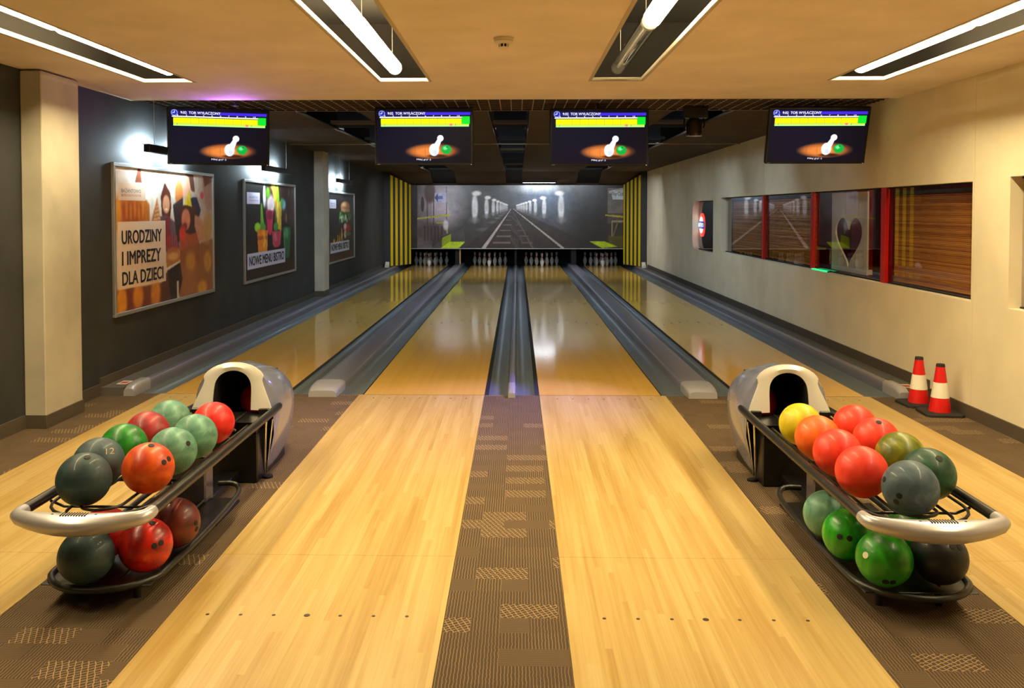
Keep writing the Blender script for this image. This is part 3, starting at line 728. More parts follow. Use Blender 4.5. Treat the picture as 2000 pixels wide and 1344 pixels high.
P.ell(.60, .17, .045, .11, (222, 132, 66), .4); P.poly([(.53, .26), (.64, .20), (.65, .55), (.57, .55)], (58, 40, 44), 1, 2)
P.ell(.69, .115, .05, .12, (232, 176, 146), .25); P.poly([(.655, 0), (.76, 0), (.78, .15), (.735, .14), (.71, .03)], (110, 60, 36), 1, 1)
P.poly([(.72, .2), (.80, .19), (.85, .30), (.80, .42), (.72, .36)], (54, 44, 70), 1, 1)
P.poly([(.60, .28), (.68, .25), (.79, .26), (.82, .48), (.80, .56), (.62, .5)], (84, 38, 20), 1, 1)
P.ell(.672, .375, .05, .085, (222, 132, 96), .25); P.ell(.66, .43, .025, .03, (150, 40, 40), .5)
P.poly([(.714, .135), (.742, .272), (.656, .255)], (240, 206, 30))
P.poly([(.60, .46), (.72, .50), (.82, .48), (.83, .75), (.60, .75)], (190, 84, 44), 1, 2); P.ell(.63, .49, .035, .06, (220, 60, 50), .6)
P.poly([(.775, .34), (.84, .36), (.908, .434), (.88, .56), (.82, .56), (.77, .43)], (218, 150, 116), 1, 2)
P.poly([(.87, 0), (1, 0), (1, .30), (.93, .30), (.895, .22)], (206, 158, 138), 1, 2); P.ell(.865, .175, .02, .03, (226, 60, 70), .4); P.poly([(.88, 0), (1, 0), (1, .05), (.90, .1)], (130, 76, 48), 1, 1)
P.ell(.94, .42, .06, .10, (216, 168, 110), .6)
P.poly([(.60, .62), (1, .55), (1, 1), (.59, 1)], (150, 82, 34), .85, 3); P.ell(.72, .86, .10, .25, (176, 110, 62), .8, .6)
P.poly([(.454, .62), (.52, .585), (.59, .60), (.604, .70), (.46, .745)], (190, 122, 60), 1, 1); P.ell(.53, .66, .05, .03, (226, 170, 100), .6)
for k in range(5): P.rect(.47+.024*k, .50+.01*(k % 2), .476+.024*k, .62, (206, 50, 40))
P.poly([(.45, .745), (.605, .70), (.605, .715), (.46, .765)], (236, 226, 216))
P.poly([(.464, .765), (.60, .715), (.625, .85), (.58, 1), (.49, 1)], (40, 26, 22), 1, 1); P.rect(.565, .86, .585, 1, (226, 206, 190))
P.poly([(0, .84), (.47, .85), (.5, 1), (0, 1)], (120, 52, 22), 1, 2); P.poly([(.42, .78), (.47, .78), (.50, 1), (.40, 1)], (96, 46, 22), 1, 1)
for x, y, rx, ry, c in ((.05, .93, .045, .11, (240, 160, 40)), (.19, .91, .045, .09, (232, 150, 44)), (.35, .92, .045, .12, (230, 150, 50)), (.72, .72, .055, .085, (214, 150, 60)), (.93, .74, .05, .09, (226, 164, 70)), (.86, .96, .06, .06, (236, 170, 60)), (.92, .5, .05, .09, (214, 166, 90))): P.ell(x, y, rx, ry, c, .5, .85)
P.mottle(.06, 5, 2).blur(1)
P.rect(.037, .112, .262, .232, (234, 204, 172), .93); P.rect(.030, .383, .452, .843, (240, 214, 186), .97)
poster('framed poster reading URODZINY I IMPREZY DLA DZIECI with a birthday party picture', 7.965, .645, 2.66, 1.405, P,
       [('URODZINY', .057, .533, .353, .092, M['ink'], .05), ('I IMPREZY', .057, .678, .343, .092, M['ink'], .05), ('DLA DZIECI', .057, .818, .365, .092, M['ink'], .05),
        ('BAŻANTOWO', .057, .178, .165, .034, M['inkgrey'], 0.), ('BISTRO & BOWLING PUB', .057, .205, .165, .017, M['inkred'], 0.)])
P = Canvas(200, 120, (22, 15, 15))
P.poly([(.33, 0), (1, 0), (1, .5), (.72, .42)], (70, 40, 26), .7, 4)
r_ = random.Random(4)
for k in range(26): P.ell(.42+.55*r_.random(), .02+.4*r_.random(), .008+.014*r_.random(), .02+.05*r_.random(), r_.choice([(150, 92, 50), (120, 70, 44), (196, 150, 96), (90, 60, 40)]), .6, .55)
P.ell(.355, .14, .03, .12, (236, 236, 240), .5); P.ell(.48, .22, .09, .10, (240, 214, 216), .6); P.ell(.42, .1, .04, .06, (120, 190, 40), .5)
P.poly([(.378, .29), (.53, .29), (.50, .51), (.47, .56), (.43, .55), (.405, .50)], (206, 40, 84), 1, 1); P.ell(.45, .34, .06, .05, (130, 24, 50), .6)
P.poly([(.48, .0), (.57, .0), (.61, .2), (.555, .2)], (236, 200, 60), 1, 1); P.poly([(.58, .03), (.63, .0), (.66, .19), (.60, .2)], (150, 200, 40), 1, 1)
P.poly([(.555, .195), (.70, .185), (.695, .52), (.61, .50)], (226, 184, 40), 1, 1); P.ell(.62, .30, .02, .12, (250, 226, 120), .6, .8)
P.ell(.745, .225, .05, .06, (150, 190, 226), .7); P.ell(.71, .2, .03, .05, (70, 196, 110), .7)
P.poly([(.285, .22), (.312, .22), (.35, .49), (.275, .49)], (110, 170, 40), 1, 1); P.ell(.225, .465, .055, .05, (140, 206, 40), .3); P.ell(.33, .47, .05, .05, (80, 140, 30), .5)
P.poly([(.215, .485), (.415, .50), (.405, .74), (.235, .73)], (232, 130, 26), 1, 1); P.poly([(.225, .56), (.41, .56), (.41, .60), (.225, .6)], (176, 60, 20), .8, 1); P.ell(.35, .62, .03, .1, (250, 190, 60), .7, .7)
P.poly([(.49, .515), (.695, .515), (.67, .67), (.63, .70), (.55, .70), (.515, .67)], (200, 66, 90), 1, 1); P.ell(.58, .47, .05, .05, (80, 160, 50), .5); P.ell(.57, .58, .03, .05, (240, 140, 160), .7, .7)
P.poly([(.715, .48), (.91, .48), (.87, .84), (.77, .84)], (30, 92, 52), 1, 1); P.ell(.80, .55, .05, .06, (80, 150, 96), .7); P.ell(.76, .62, .015, .12, (110, 170, 120), .7, .6)
P.rect(0, .88, 1, 1, (44, 20, 18), .7); P.mottle(.12, 4, 8).blur(1)
P.rect(.043, .106, .268, .228, (206, 200, 222)); P.rect(.045, .722, .768, .884, (206, 200, 222))
poster('framed poster of colourful cocktails reading NOWE MENU BISTRO on the dark wall', 11.82, .63, 2.75, 1.405, P,
       [('NOWE MENU BISTRO', .075, .852, .67, .095, M['ink'], .05), ('BAŻANTOWO', .085, .165, .15, .03, M['inkgrey'], 0.), ('BISTRO & BOWLING PUB', .085, .195, .15, .016, M['inkred'], 0.)])
P = Canvas(180, 110, (26, 22, 22))
P.rect(0, .86, 1, 1, (74, 46, 42)); P.mottle(.2, 3, 2)
P.ell(.635, .20, .19, .085, (206, 130, 84), .3); P.ell(.60, .17, .08, .03, (240, 196, 150), .8); P.rect(.46, .235, .82, .28, (224, 176, 130), .8)
for k in range(40): P.ell(.40+.46*r_.random(), .29+.13*r_.random(), .03, .03, r_.choice([(60, 140, 50), (36, 96, 36), (110, 180, 80), (200, 220, 180)]), .5, .9)
P.ell(.70, .53, .15, .07, (180, 34, 36), .4); P.ell(.62, .50, .06, .05, (236, 200, 190), .6)
for k in range(34):
    x, y = .10+.42*r_.random(), .42+.28*r_.random()
    if y > .72-.6*(x-.05) : P.line(x, y, x+.05*(r_.random()-.3), y+.16, .03, .028, r_.choice([(224, 166, 60), (206, 140, 44), (240, 196, 96), (180, 110, 36)]))
P.ell(.70, .66, .18, .07, (60, 40, 30), .4); P.ell(.62, .62, .05, .06, (214, 190, 160), .6); P.ell(.75, .62, .12, .03, (90, 130, 60), .5)
P.blur(1); P.rect(.040, .103, .275, .223, (206, 200, 218)); P.rect(.066, .717, .786, .87, (206, 200, 218))
poster('framed burger poster reading NOWE MENU BISTRO beyond the pale column', 17.13, .575, 2.76, 1.42, P,
       [('NOWE MENU BISTRO', .095, .84, .66, .092, M['ink'], .05), ('BAŻANTOWO', .08, .165, .15, .03, M['inkgrey'], 0.), ('BISTRO & BOWLING PUB', .08, .195, .15, .016, M['inkred'], 0.)])
M['cool'] = mat('cool_led', (255, 255, 255), .4, emit=COOL_COL, estr=COOL_STR)
for y0, wd in ((8.37, 'party'), (12.25, 'cocktail'), (17.32, 'burger')):
    t = thing('picture_light', f'black bar light hung in front of the {wd} poster top', 'lamp', (-3.44, y0, 2.20), group='picture lights on the left wall')
    MB().bevbox(-.03, .03, 0, 1.43, -.035, .035, .004).build('housing', M['black'], t)
    MB().box(-.045, .03, 0, 1.43, .035, .041).build('shade_lip', M['black'], t)
    for ya in (.12, .93): MB().box(-.034, -.0305, ya, ya+.38, -.026, .026).build('led_strip', M['cool'], t)
    for ya in (.18, 1.22): MB().tube([(0, ya, .04), (0, ya, TZ-2.20)], .003, 6).build('hanging_wire', M['alu'], t)

# ------------------------------------------------------------------ stage lamps on the grid
t = thing('stage_lamp', 'dark hanging stage lamp between the two right-hand screens', 'lamp', (1.845, 9.2, GZ))
MB().box(-.10, .13, -.06, .06, -.12, -.0).build('clamp', M['black'], t)
MB().tube([(-.09, 0, -.1), (-.105, 0, -.18), (-.095, 0, -.22)], .008, 8).build('yoke', M['black'], t); MB().tube([(.09, 0, -.1), (.105, 0, -.18), (.095, 0, -.22)], .008, 8).build('yoke', M['black'], t)
MB().lathe([(.05, -.12), (.072, -.15), (.078, -.17), (.078, -.27), (.082, -.285), (.080, -.30)], 24).build('can', mat('smoky_can', (44, 36, 28), .2, spec=.6), t, True)
MB().lathe([(.070, -.297), (.070, -.301)], 24).build('lens', mat('lens_grey', (116, 100, 84), .2), t, True)
def lamp_data(kind, name, loc, col, w, parent=None, **kw):
    d = bpy.data.lights.new(name, kind); d.color = col; d.energy = w
    for k, v in kw.items(): setattr(d, k, v)
    o = bpy.data.objects.new(name, d); COL.objects.link(o); o.location = loc
    if parent: o.parent = parent
    return o
sp = lamp_data('SPOT', 'stage_light', (1.845, 9.2, GZ-.32), (.24, .22, 1.), SPOT_W, spot_size=math.radians(46), spot_blend=.95, shadow_soft_size=.06)
sp.rotation_euler = (Vector((-.2, 7.25, 0))-sp.location).to_track_quat('-Z', 'Y').to_euler()
t = thing('stage_lamp', 'small violet led lamp above the leftmost score screen', 'lamp', (-2.66, 8.58, GZ-.005))
MB().tube([(0, 0, 0), (0, 0, -.03)], .006, 8).build('stem', M['black'], t)
MB().lathe([(.03, -.03), (.034, -.035), (.034, -.05), (.02, -.055)], 16).build('can', M['black'], t, True)
pl = lamp_data('SPOT', 'violet_light', (-2.66, 8.56, GZ-.16), (.42, .14, 1.), PURPLE_W, shadow_soft_size=.03, spot_size=math.radians(150), spot_blend=1.)
pl.rotation_euler = Vector((0, -1, .45)).to_track_quat('-Z', 'Y').to_euler()

# ------------------------------------------------------------------ windows of the right wall, blinds and what is behind
GX = XR+.095
win_specs = [(0, [3.2, 6.50]), (1, [7.03, 8.86, 10.98, 13.16, 15.60]), (2, [16.22, 18.12])]
for k, (oi, cuts) in enumerate(win_specs):
    y0, y1, z0, z1 = OPEN[oi]
    w = struct(MB().box(GX-.012, GX+.02, y0, y1, z0, z0+.012).box(GX-.012, GX+.02, y0, y1, z1-.012, z1).build(f'window_{k+1}', M['blackmat']))
    for a, b in zip(cuts, cuts[1:]):
        MB().box(GX-.003, GX+.003, a+.001, b-.001, z0+.012, z1-.012).build('pane', M['winglass'], w)
    for c in cuts[1:-1]:
        hw = .055 if c < 9 else .045
        MB().bevbox(GX-.04, GX-.0035, c-hw, c+hw, z0+.001, z1-.001, .004).build('mullion', M['red'], w)
M['bamboo'] = mat('bamboo_slat', (150, 92, 32), .55); tt = NT(M['bamboo']); x_, y_, z_ = tt.pos()
sl = tt.white(tt.comb(tt.math('FLOOR', tt.math('DIVIDE', z_, .0155)), 2.)); gg = tt.noise(tt.comb(tt.math('MULTIPLY', y_, 5.), tt.math('MULTIPLY', z_, 120.), 0.), 1., 3.)
tt.color(tt.ramp(tt.math('ADD', tt.math('MULTIPLY', sl, .4), tt.math('MULTIPLY', gg, .6)), (.25, (150, 88, 22)), (.5, (204, 130, 44)), (.75, (228, 162, 74))))
M['redbrown'] = mat('redbrown_slat', (140, 44, 20), .6)
def blind(y0, y1, z0, z1, lab, m):
    t = thing('bamboo_blind', lab, 'blind', (GX+.045, y0, z0), group='bamboo blinds')
    MB().bevbox(-.015, .015, 0, y1-y0, z1-z0-.035, z1-z0, .003).build('headrail', M['char'], t)
    mb = MB(); n = int((z1-z0-.06)/.0155)
    for i in range(n): mb.box(-.003, .003, 0, y1-y0, .022+i*.0155, .022+i*.0155+.0125)
    tag(mb.build('slats', m, t), kind='stuff')
    MB().bevbox(-.008, .008, 0, y1-y0, 0, .02, .002).build('bottom_bar', m, t)
    for f in (.15, .85): MB().box(-.0045, -.0035, f*(y1-y0)-.001, f*(y1-y0)+.001, .02, z1-z0-.03).build('cord', M['char'], t)
blind(7.06, 8.78, .93, 1.80, 'lit bamboo blind in the nearest pane of the long window', M['bamboo'])
blind(11.05, 13.10, .93, 1.82, 'bamboo blind in the long window just beyond the heart board pane', M['bamboo'])
blind(13.22, 15.30, .93, 1.82, 'bamboo blind in the farthest pane of the long window', M['bamboo'])
blind(3.25, 6.49, .93, 1.84, 'red brown blind in the window niche at the right picture edge', M['redbrown'])
# heart board behind the glass
t = thing('heart_board', 'white board with a cut-out heart standing behind the window glass', 'board', (GX+.06, 10.57, .93), math.radians(-90))
bw, bh = 1.06, .885; hp = []
for i in range(40):
    a = 2*math.pi*i/40; hx = 16*math.sin(a)**3; hy = 13*math.cos(a)-5*math.cos(2*a)-2*math.cos(3*a)-math.cos(4*a)
    hp.append((bw*.49+hx/32*.80, .375+hy/29*.56))
def outline(p):
    cxh, czh = bw*.49, .34; dx, dz = p[0]-cxh, p[1]-czh; s = min([(bw-cxh)/dx if dx > 0 else (-cxh/dx if dx < 0 else 1e9), (bh-czh)/dz if dz > 0 else (-czh/dz if dz < 0 else 1e9)])
    return (cxh+dx*s, czh+dz*s)
rings = []
op = [outline(p) for p in hp]
for cx_, cz_ in ((0, 0), (bw, 0), (bw, bh), (0, bh)):
    k = min(range(40), key=lambda i: math.hypot(op[i][0]-cx_, op[i][1]-cz_)); op[k] = (cx_, cz_)
MB().loft([[(x, 0, z) for x, z in hp], [(x, 0, z) for x, z in op], [(x, .018, z) for x, z in op], [(x, .018, z) for x, z in hp], [(x, 0, z) for x, z in hp]]).build('board', M['heartw'], t)
MB().box(.10, .16, .018, .10, 0, .05).box(bw-.16, bw-.10, .018, .10, 0, .05).build('foot', M['heartw'], t)
# lit roundel sign in the small window
t = thing('roundel_sign', 'lit red and white roundel sign with a blue bar in the small rounded window', 'sign', (GX+.06, 18.0, 1.33), math.radians(-90))
def disc(r, y0, y1, n=32): return MB().tube([(0, y0, 0), (0, y1, 0)], r, n)
disc(.235, 0, .03).build('red_ring', mat('sign_red', (200, 20, 20), .4, emit=(1., .06, .04), estr=1.6), t, True)
disc(.165, -.006, 0).build('white_disc', mat('sign_white', (250, 250, 250), .4, emit=(1., .93, .95), estr=2.4), t, True)
MB().box(-.33, .33, -.016, -.006, -.075, .075).build('blue_bar', mat('sign_blue', (20, 40, 120), .4, emit=(.04, .10, .45), estr=1.), t)
link('lettering', text_mesh('BISTRO', .52, .075, mat('sign_letters', (250, 250, 250), .4, emit=(.8, .92, 1.), estr=2.4), weight=.03), t, (-.26, -.0175, -.0375))
MB().tube([(0, .015, .235), (0, .015, .46)], .006, 8).build('hanger', M['black'], t)
# neighbouring room behind the glass
RX = XR+.121
struct(MB().box(6.4, 6.5, 2.5, 19.5, -.1, 2.7).build('wall_inner', M['inner']))
struct(MB().box(RX, 6.5, 2.5, 19.5, -.15, -.05).build('floor_inner', M['innerdark']))
struct(MB().box(RX, 6.5, 2.5, 19.5, 2.7, 2.8).build('ceiling_inner', M['innerdark']))
struct(MB().box(RX, 6.5, 19.5, 19.6, -.1, 2.7).build('wall_inner_far', M['innerdark']))
struct(MB().box(RX, 6.5, 2.4, 2.5, -.1, 2.7).build('wall_inner_near', M['innerdark']))
t = thing('cafe_table', 'lime green table top seen through the dark window pane', 'table', (4.22, 13.3, -.05))
MB().bevbox(-.28, .28, -.3, .3, 1.10, 1.14, .01).build('table_top', M['lime'], t); MB().lathe([(.25, 0), (.25, .02), (.03, .04), (.03, 1.10)], 20).build('pedestal', M['black'], t, True)
t = thing('wall_pillar', 'red upright panel seen through the heart cut-out', 'panel', (5.2, 13.9, -.05))
MB().bevbox(0, .10, -.55, .05, 0, 2.6, .01).build('panel', M['red'], t)
t = thing('pendant_lamp', 'small warm pendant lamp glowing in the room behind the glass', 'lamp', (5.0, 9.0, 2.1))
MB().sphere((0, 0, 0), .06).build('bulb', mat('bulb_glow', (255, 255, 255), .4, emit=(1., .7, .4), estr=320.), t, True); MB().tube([(0, 0, .06), (0, 0, .6)], .004, 6).build('cord', M['black'], t)
t = thing('led_strip', 'bright green led strip on the sill under the dark window pane', 'light strip', (XR+.05, 10.34, .906))
MB().box(-.02, .02, 0, .56, 0, .012).build('diffuser', mat('green_led', (20, 160, 70), .4, emit=(.02, .75, .22), estr=1.2), t)
MB().box(-.022, .022, -.01, .0, 0, .014).build('end_cap', M['blackmat'], t)

# ------------------------------------------------------------------ traffic cones
def traffic_cone(x, y, rz, lab):
    t = thing('traffic_cone', lab, 'traffic cone', (x, y, -.002), rz, 'traffic cones by the right wall')
    H = .40
    pts = []
    for i in range(8):
        a = math.pi/4*i+math.pi/8; pts.append((.150*math.cos(a)*(1.12 if i % 2 else 1.12), .150*math.sin(a)*1.12))
    sq = [(-.145, -.115), (-.115, -.145), (.115, -.145), (.145, -.115), (.145, .115), (.115, .145), (-.115, .145), (-.145, .115)]
    MB().loft([[(p[0], p[1], z) for p in [(a*s, b*s) for a, b in sq]] for z, s in ((0, 1), (.018, 1), (.024, .95))], True, True).build('base', M['cone_b'], t)
    def r(z): return .083-(.083-.030)*(z-.02)/(H-.02)
    for nm, m, z0, z1, ex in (('lower_red_band', M['cone_r'], .024, .135, 0), ('white_band', M['cone_w'], .135, .255, .0015), ('upper_red_band', M['cone_r'], .255, .378, 0), ('top_cap', M['cone_b'], .378, H, .001)):
        MB().lathe([(r(z0)+ex, z0), (r(z1)+ex, z1)]+([(r(z1)-.008, z1+.001)] if z1 == H else []), 32).build(nm, m, t, True)
    return t
traffic_cone(3.385, 7.49, math.radians(3), 'red and white traffic cone standing farther along the right wall')
traffic_cone(3.402, 7.15, math.radians(-4), 'red and white traffic cone standing nearer the camera')

# ------------------------------------------------------------------ ball returns
def smooth_path(pts, n=6):
    P_ = [Vector(p) for p in pts]; out = []
    for i in range(len(P_)-1):
        p0, p1, p2, p3 = P_[max(i-1, 0)], P_[i], P_[i+1], P_[min(i+2, len(P_)-1)]
        for k in range(n):
            t_ = k/n; out.append(.5*((2*p1)+(p2-p0)*t_+(2*p0-5*p1+4*p2-p3)*t_*t_+(3*p1-p0-3*p2+p3)*t_**3))
    return [tuple(v) for v in out+[P_[-1]]]
def ball_return(xc, lab):
    """local y runs towards the pins; local y=0 is at the handle"""
    t = thing('ball_return', lab, 'ball return', (xc, 3.44, -.002), group='ball return machines')
    HR = .257; RZ = .422
    # side rails, entering the hood
    for s in (-1, 1):
        MB().tube(smooth_path([(s*HR, .045, RZ), (s*HR, .6, RZ), (s*HR, 1.2, RZ), (s*HR, 1.85, RZ), (s*(HR-.01), 1.98, RZ-.004)], 4), .0225, 14).build('side_rail', M['rubber'], t, True)
    # silver handle bow
    pts = []; R1 = []; R2 = []
    half = [(-HR, .052), (-HR, .016), (-HR+.005, -.008), (-HR+.026, -.030), (-HR+.07, -.044), (-HR+.13, -.054), (-HR+.19, -.060)]
    ra = [.0245, .026, .027, .028, .034, .046, .054]; rb = [.0245, .026, .0275, .030, .034, .038, .041]
    rz_ = [0, 0, -.001, -.003, -.008, -.013, -.017]
    full = half+[(0, -.063)]+[(-x, y) for x, y in half[::-1]]; fa = ra+[.057]+ra[::-1]; fb = rb+[.042]+rb[::-1]; fz = rz_+[-.018]+rz_[::-1]
    h = MB().tube([(x, y, RZ-.002+z) for (x, y), z in zip(full, fz)], fa, 18, fb).build('handle', M['cap'], t, True)
    gm = MB().box(-.0022, .0022, -.017, .017, -.004, .0008).mesh('grille_slot', M['blackmat'])
    for k in range(10): link('grille_slot', gm, h, (-.047+.0105*k, -.062, RZ+.0220))
    for sx in (-.085, .085): MB().lathe([(.008, 0), (.008, .002), (.003, .003)], 12).build('screw', M['blackmat'], h, True, loc=(sx, -.06, RZ+.0190))
    # upper wire rack
    zr = .407-.002
    def loop(w, y0, y1, z, r, nm, m=M['rubber'], rad=None):
        q = [(-w, y1, z), (-w, (y0+y1)/2, z), (-w, y0+w, z)]
        for i in range(1, 12):
            a = math.pi*i/12; q.append((-w*math.cos(a), y0+w-w*math.sin(a), z))
        q += [(w, y0+w, z), (w, (y0+y1)/2, z), (w, y1, z)]
        return MB().tube(q, r, 8).build(nm, m, t, True)
    loop(.222, .02, 1.86, zr, .0065, 'upper_rack_rod'); loop(.085, .10, 1.86, zr, .0065, 'upper_rack_rod'); loop(.155, .06, 1.86, zr-.028, .0065, 'upper_rack_rod')
    for yy in (.25, .62, 1.0, 1.38, 1.72): MB().tube([(-HR, yy, zr-.012), (-.2, yy, zr-.036), (.2, yy, zr-.036), (HR, yy, zr-.012)], .006, 8).build('rack_crossbar', M['rubber'], t)
    # lower rack
    zl = .125
    q = [(-.235, 1.22, zl), (-.245, 1.0, zl-.01), (-.242, .6, zl-.02), (-.235, .33, zl-.02)]
    for i in range(1, 12):
        a = math.pi*i/12; q.append((-.235*math.cos(a), .26-.235*math.sin(a)*.98, zl-.02))
    q += [(.235, .33, zl-.02), (.242, .6, zl-.02), (.245, 1.0, zl-.01), (.235, 1.22, zl)]
    q2 = [(-.10, 1.30, zl+.02), (-.19, 1.30, zl+.02)]+q+[(.19, 1.30, zl+.02), (.10, 1.30, zl+.02)]
    MB().tube(smooth_path(q2, 3), .0145, 10).build('lower_rack_tube', M['rubber'], t, True)
    MB().bevbox(-.225, .225, .10, 1.20, zl-.030, zl-.024, .002).build('lower_tray', M['black'], t)
    for s in (-1, 1): MB().tube([(s*.085, .14, zl-.012), (s*.085, 1.2, zl-.012)], .006, 8).build('lower_rack_rod', M['rubber'], t)
    for s in (-1, 1): MB().lathe([(.016, 0), (.016, .045), (.011, .05), (.011, zl-.03)], 12).build('foot', M['rubber'], t, True, loc=(s*.12, .22, 0))
    # central post with base plate
    MB().bevbox(-.09, .09, 1.13, 1.25, .0, zr-.045, .008).build('support_post', mat('post_grey', (96, 90, 100), .3, .4), t)
    MB().bevbox(-.17, .17, 1.05, 1.45, .0, .012, .004).build('base_plate', M['black'], t)
    MB().bevbox(-.06, .06, 1.25, 1.95, .03, .07, .005).build('floor_beam', M['black'], t)
    # black lift box under the hood
    parts0 = set(t.children)
    bx = MB()
    bx.bevbox(-.172, .172, 1.90, 2.52, .0, .30, .008).build('lift_box', M['black'], t)
    tr = MB().bevbox(-.215, .215, 1.80, 2.0, .405, .425, .004).box(-.215, -.20, 1.80, 2.0, .36, .405).box(.20, .215, 1.80, 2.0, .36, .405)
    MB().add([(-.20, 1.76, .395), (.20, 1.76, .395), (.20, 1.99, .405), (-.20, 1.99, .405), (-.17, 1.88, .30), (.17, 1.88, .30), (.17, 2.0, .30), (-.17, 2.0, .30)], [(0,1,2,3),(7,6,5,4),(0,4,5,1),(1,5,6,2),(2,6,7,3),(3,7,4,0)]).build('exit_tray', M['black'], t)
    MB().bevbox(.05, .09, 1.753, 1.765, .345, .36, .002).build('latch', M['steel'], t)
    for s in (-1, 1):
        MB().bevbox(s*.20-.03, s*.20+.03, 1.93, 2.0, .375, .437, .004).build('tray_cheek', M['black'], t)
        MB().tube(smooth_path([(s*.205, 1.97, .36), (s*.20, 1.975, .3), (s*.182, 2.02, .12), (s*.172, 2.045, .02)], 4), .0065, 8).build('chrome_strip', M['steel'], t, True)
        MB().tube(smooth_path([(s*.235, 2.0, .36), (s*.212, 2.025, .22), (s*.187, 2.055, .08), (s*.178, 2.065, .02)], 4), .005, 8).build('chrome_strip', M['steel'], t, True)
        MB().tube([(s*.20, 2.02, .0), (s*.20, 2.02, .012)], .03, 12).build('floor_fixing', M['black'], t)
    # hood: a shell flaring back from the front frame
    N = 20
    def outline(kind):
        R_ = []
        if kind == 'front':     # half outline from the lower corner up to the apex
            R_ = [(.232, .425), (.222, .455), (.207, .49), (.190, .53), (.175, .565), (.168, .59), (.170, .605), (.174, .618), (.166, .632), (.15, .65), (.125, .668), (.095, .682), (.06, .692), (.028, .697), (0, .698)]
        return R_
    fo = outline('front')
    inn = [(.117, .425), (.116, .455), (.115, .49), (.114, .53), (.112, .555), (.109, .575), (.105, .588), (.099, .600), (.091, .612), (.080, .624), (.066, .634), (.05, .642), (.032, .648), (.015, .651), (0, .652)]
    def full_(hf): return [(-x, z) for x, z in hf]+[(x, z) for x, z in hf[-2::-1]]
    fy = lambda z: 1.955+(z-.425)*.22       # the frame leans back
    FO, IN = full_(fo), full_(inn)
    MB().loft([[(x, fy(z)+.012, z) for x, z in IN], [(x, fy(z), z) for x, z in IN], [(x*1.0, fy(z)-.010, z) for x, z in [((a[0]*.5+b[0]*.5), (a[1]*.5+b[1]*.5)) for a, b in zip(FO, IN)]], [(x*1.03, fy(z), z) for x, z in FO], [(x*1.03, fy(z)+.022, z) for x, z in FO]], False).build('front_frame', M['silver'], t, True)
    # throat behind the opening
    MB().loft([[(x, fy(z)+.010, z) for x, z in IN], [(x*.98, 2.50, .43+(z-.425)*.62) for x, z in IN]], False).build('throat', M['blackmat'], t, True)
    MB().bevbox(-.115, .115, 2.02, 2.50, .27, .283, .003).build('throat_floor', M['black'], t)
    MB().box(-.13, .13, 2.50, 2.52, .28, .58).build('throat_back', M['blackmat'], t)
    def prof_at(hw_s, z0, top, nose):
        """half outline of a shell section with the same number of points as the frame"""
        R_ = []
        n = len(fo)
        zs = [z0+(top-z0)*((i/(n-1))**.85) for i in range(n)]
        for z in zs:
            f = (z-0)/top
            if f < .62: hw = .158+(.252-.158)*math.sin(f/.62*math.pi/2)
            else: hw = .252*math.sqrt(max(0, 1-((f-.62)/.38)**2.3))
            R_.append((hw*hw_s, z))
        R_[-1] = (0, top); return R_
    secs = [[(x, fy(z)+.018, z) for x, z in FO]]
    for y, s, z0, top in ((2.02, .93, .40, .692), (2.05, .985, .26, .690), (2.075, 1.0, .10, .688), (2.10, 1.01, .0, .685), (2.2, 1.02, .0, .675), (2.35, 1.0, .0, .655), (2.5, .95, .0, .61), (2.62, .84, .0, .54), (2.69, .66, .0, .45), (2.72, .45, .0, .36)):
        o_ = full_(prof_at(s, z0, top, 0))
        secs.append([(x, y+(.03*(z-.4) if y < 2.1 else 0), z) for x, z in o_])
    sh = MB(); sh.loft(secs, False); k0 = len(sh.v)-len(FO)
    sh.f.append(tuple(range(k0, len(sh.v)))); sh.mi.append(0)
    sh.build('hood_shell', M['shell'], t, True)
    for c_ in t.children:
        if c_ not in parts0: c_.location.y -= .12
    return t
ball_return(-1.660, 'left ball return with silver hood, black rails and loaded rack')
ball_return(1.650, 'right ball return with silver hood, black rails and loaded rack')

# ------------------------------------------------------------------ bowling balls
BR = .1085
B = {
 'teal': blotch('ball_teal', (108, 160, 134), (64, 112, 96), .3, 8., (142, 186, 158)), 'red': blotch('ball_red', (226, 34, 26), (196, 16, 16), .3, 8.),
 'coral': blotch('ball_coral', (238, 66, 40), (224, 40, 26), .3, 7.), 'crimson': blotch('ball_crimson', (172, 40, 44), (128, 22, 28), .28, 7.),
 'green': blotch('ball_green', (28, 140, 34), (8, 92, 22), .25, 8., (70, 180, 50)), 'slate': blotch('ball_slate', (62, 84, 92), (44, 62, 74), .35, 9., (86, 106, 108)),
 'orange': blotch('ball_orange', (226, 92, 20), (182, 52, 12), .25, 7., (240, 120, 40)), 'darkteal': blotch('ball_darkteal', (40, 66, 70), (28, 48, 54), .35, 8., (62, 86, 82)),
 'yellow': blotch('ball_yellow', (214, 196, 20), (190, 168, 14), .3, 8.), 'lorange': blotch('ball_lorange', (240, 110, 26), (226, 84, 16), .3, 7.),
 'olive': blotch('ball_olive', (124, 128, 24), (76, 88, 14), .25, 9., (170, 168, 54)), 'dgreen': blotch('ball_dgreen', (34, 84, 62), (22, 56, 48), .3, 9., (66, 118, 92)),
 'blue': blotch('ball_blue', (74, 96, 112), (54, 72, 88), .35, 9., (112, 132, 142)), 'fire': blotch('ball_fire', (206, 34, 14), (120, 12, 10), .2, 6., (226, 120, 24)),
 'maroon': blotch('ball_maroon', (112, 34, 28), (66, 18, 18), .28, 7.), 'lime': blotch('ball_lime', (40, 160, 18), (12, 104, 14), .2, 6., (120, 190, 30)),
 'limedark': blotch('ball_limedark', (44, 156, 12), (16, 90, 10), .22, 5., (40, 34, 14)), 'navy': blotch('ball_navy', (26, 28, 38), (16, 17, 24), .3, 8.), }
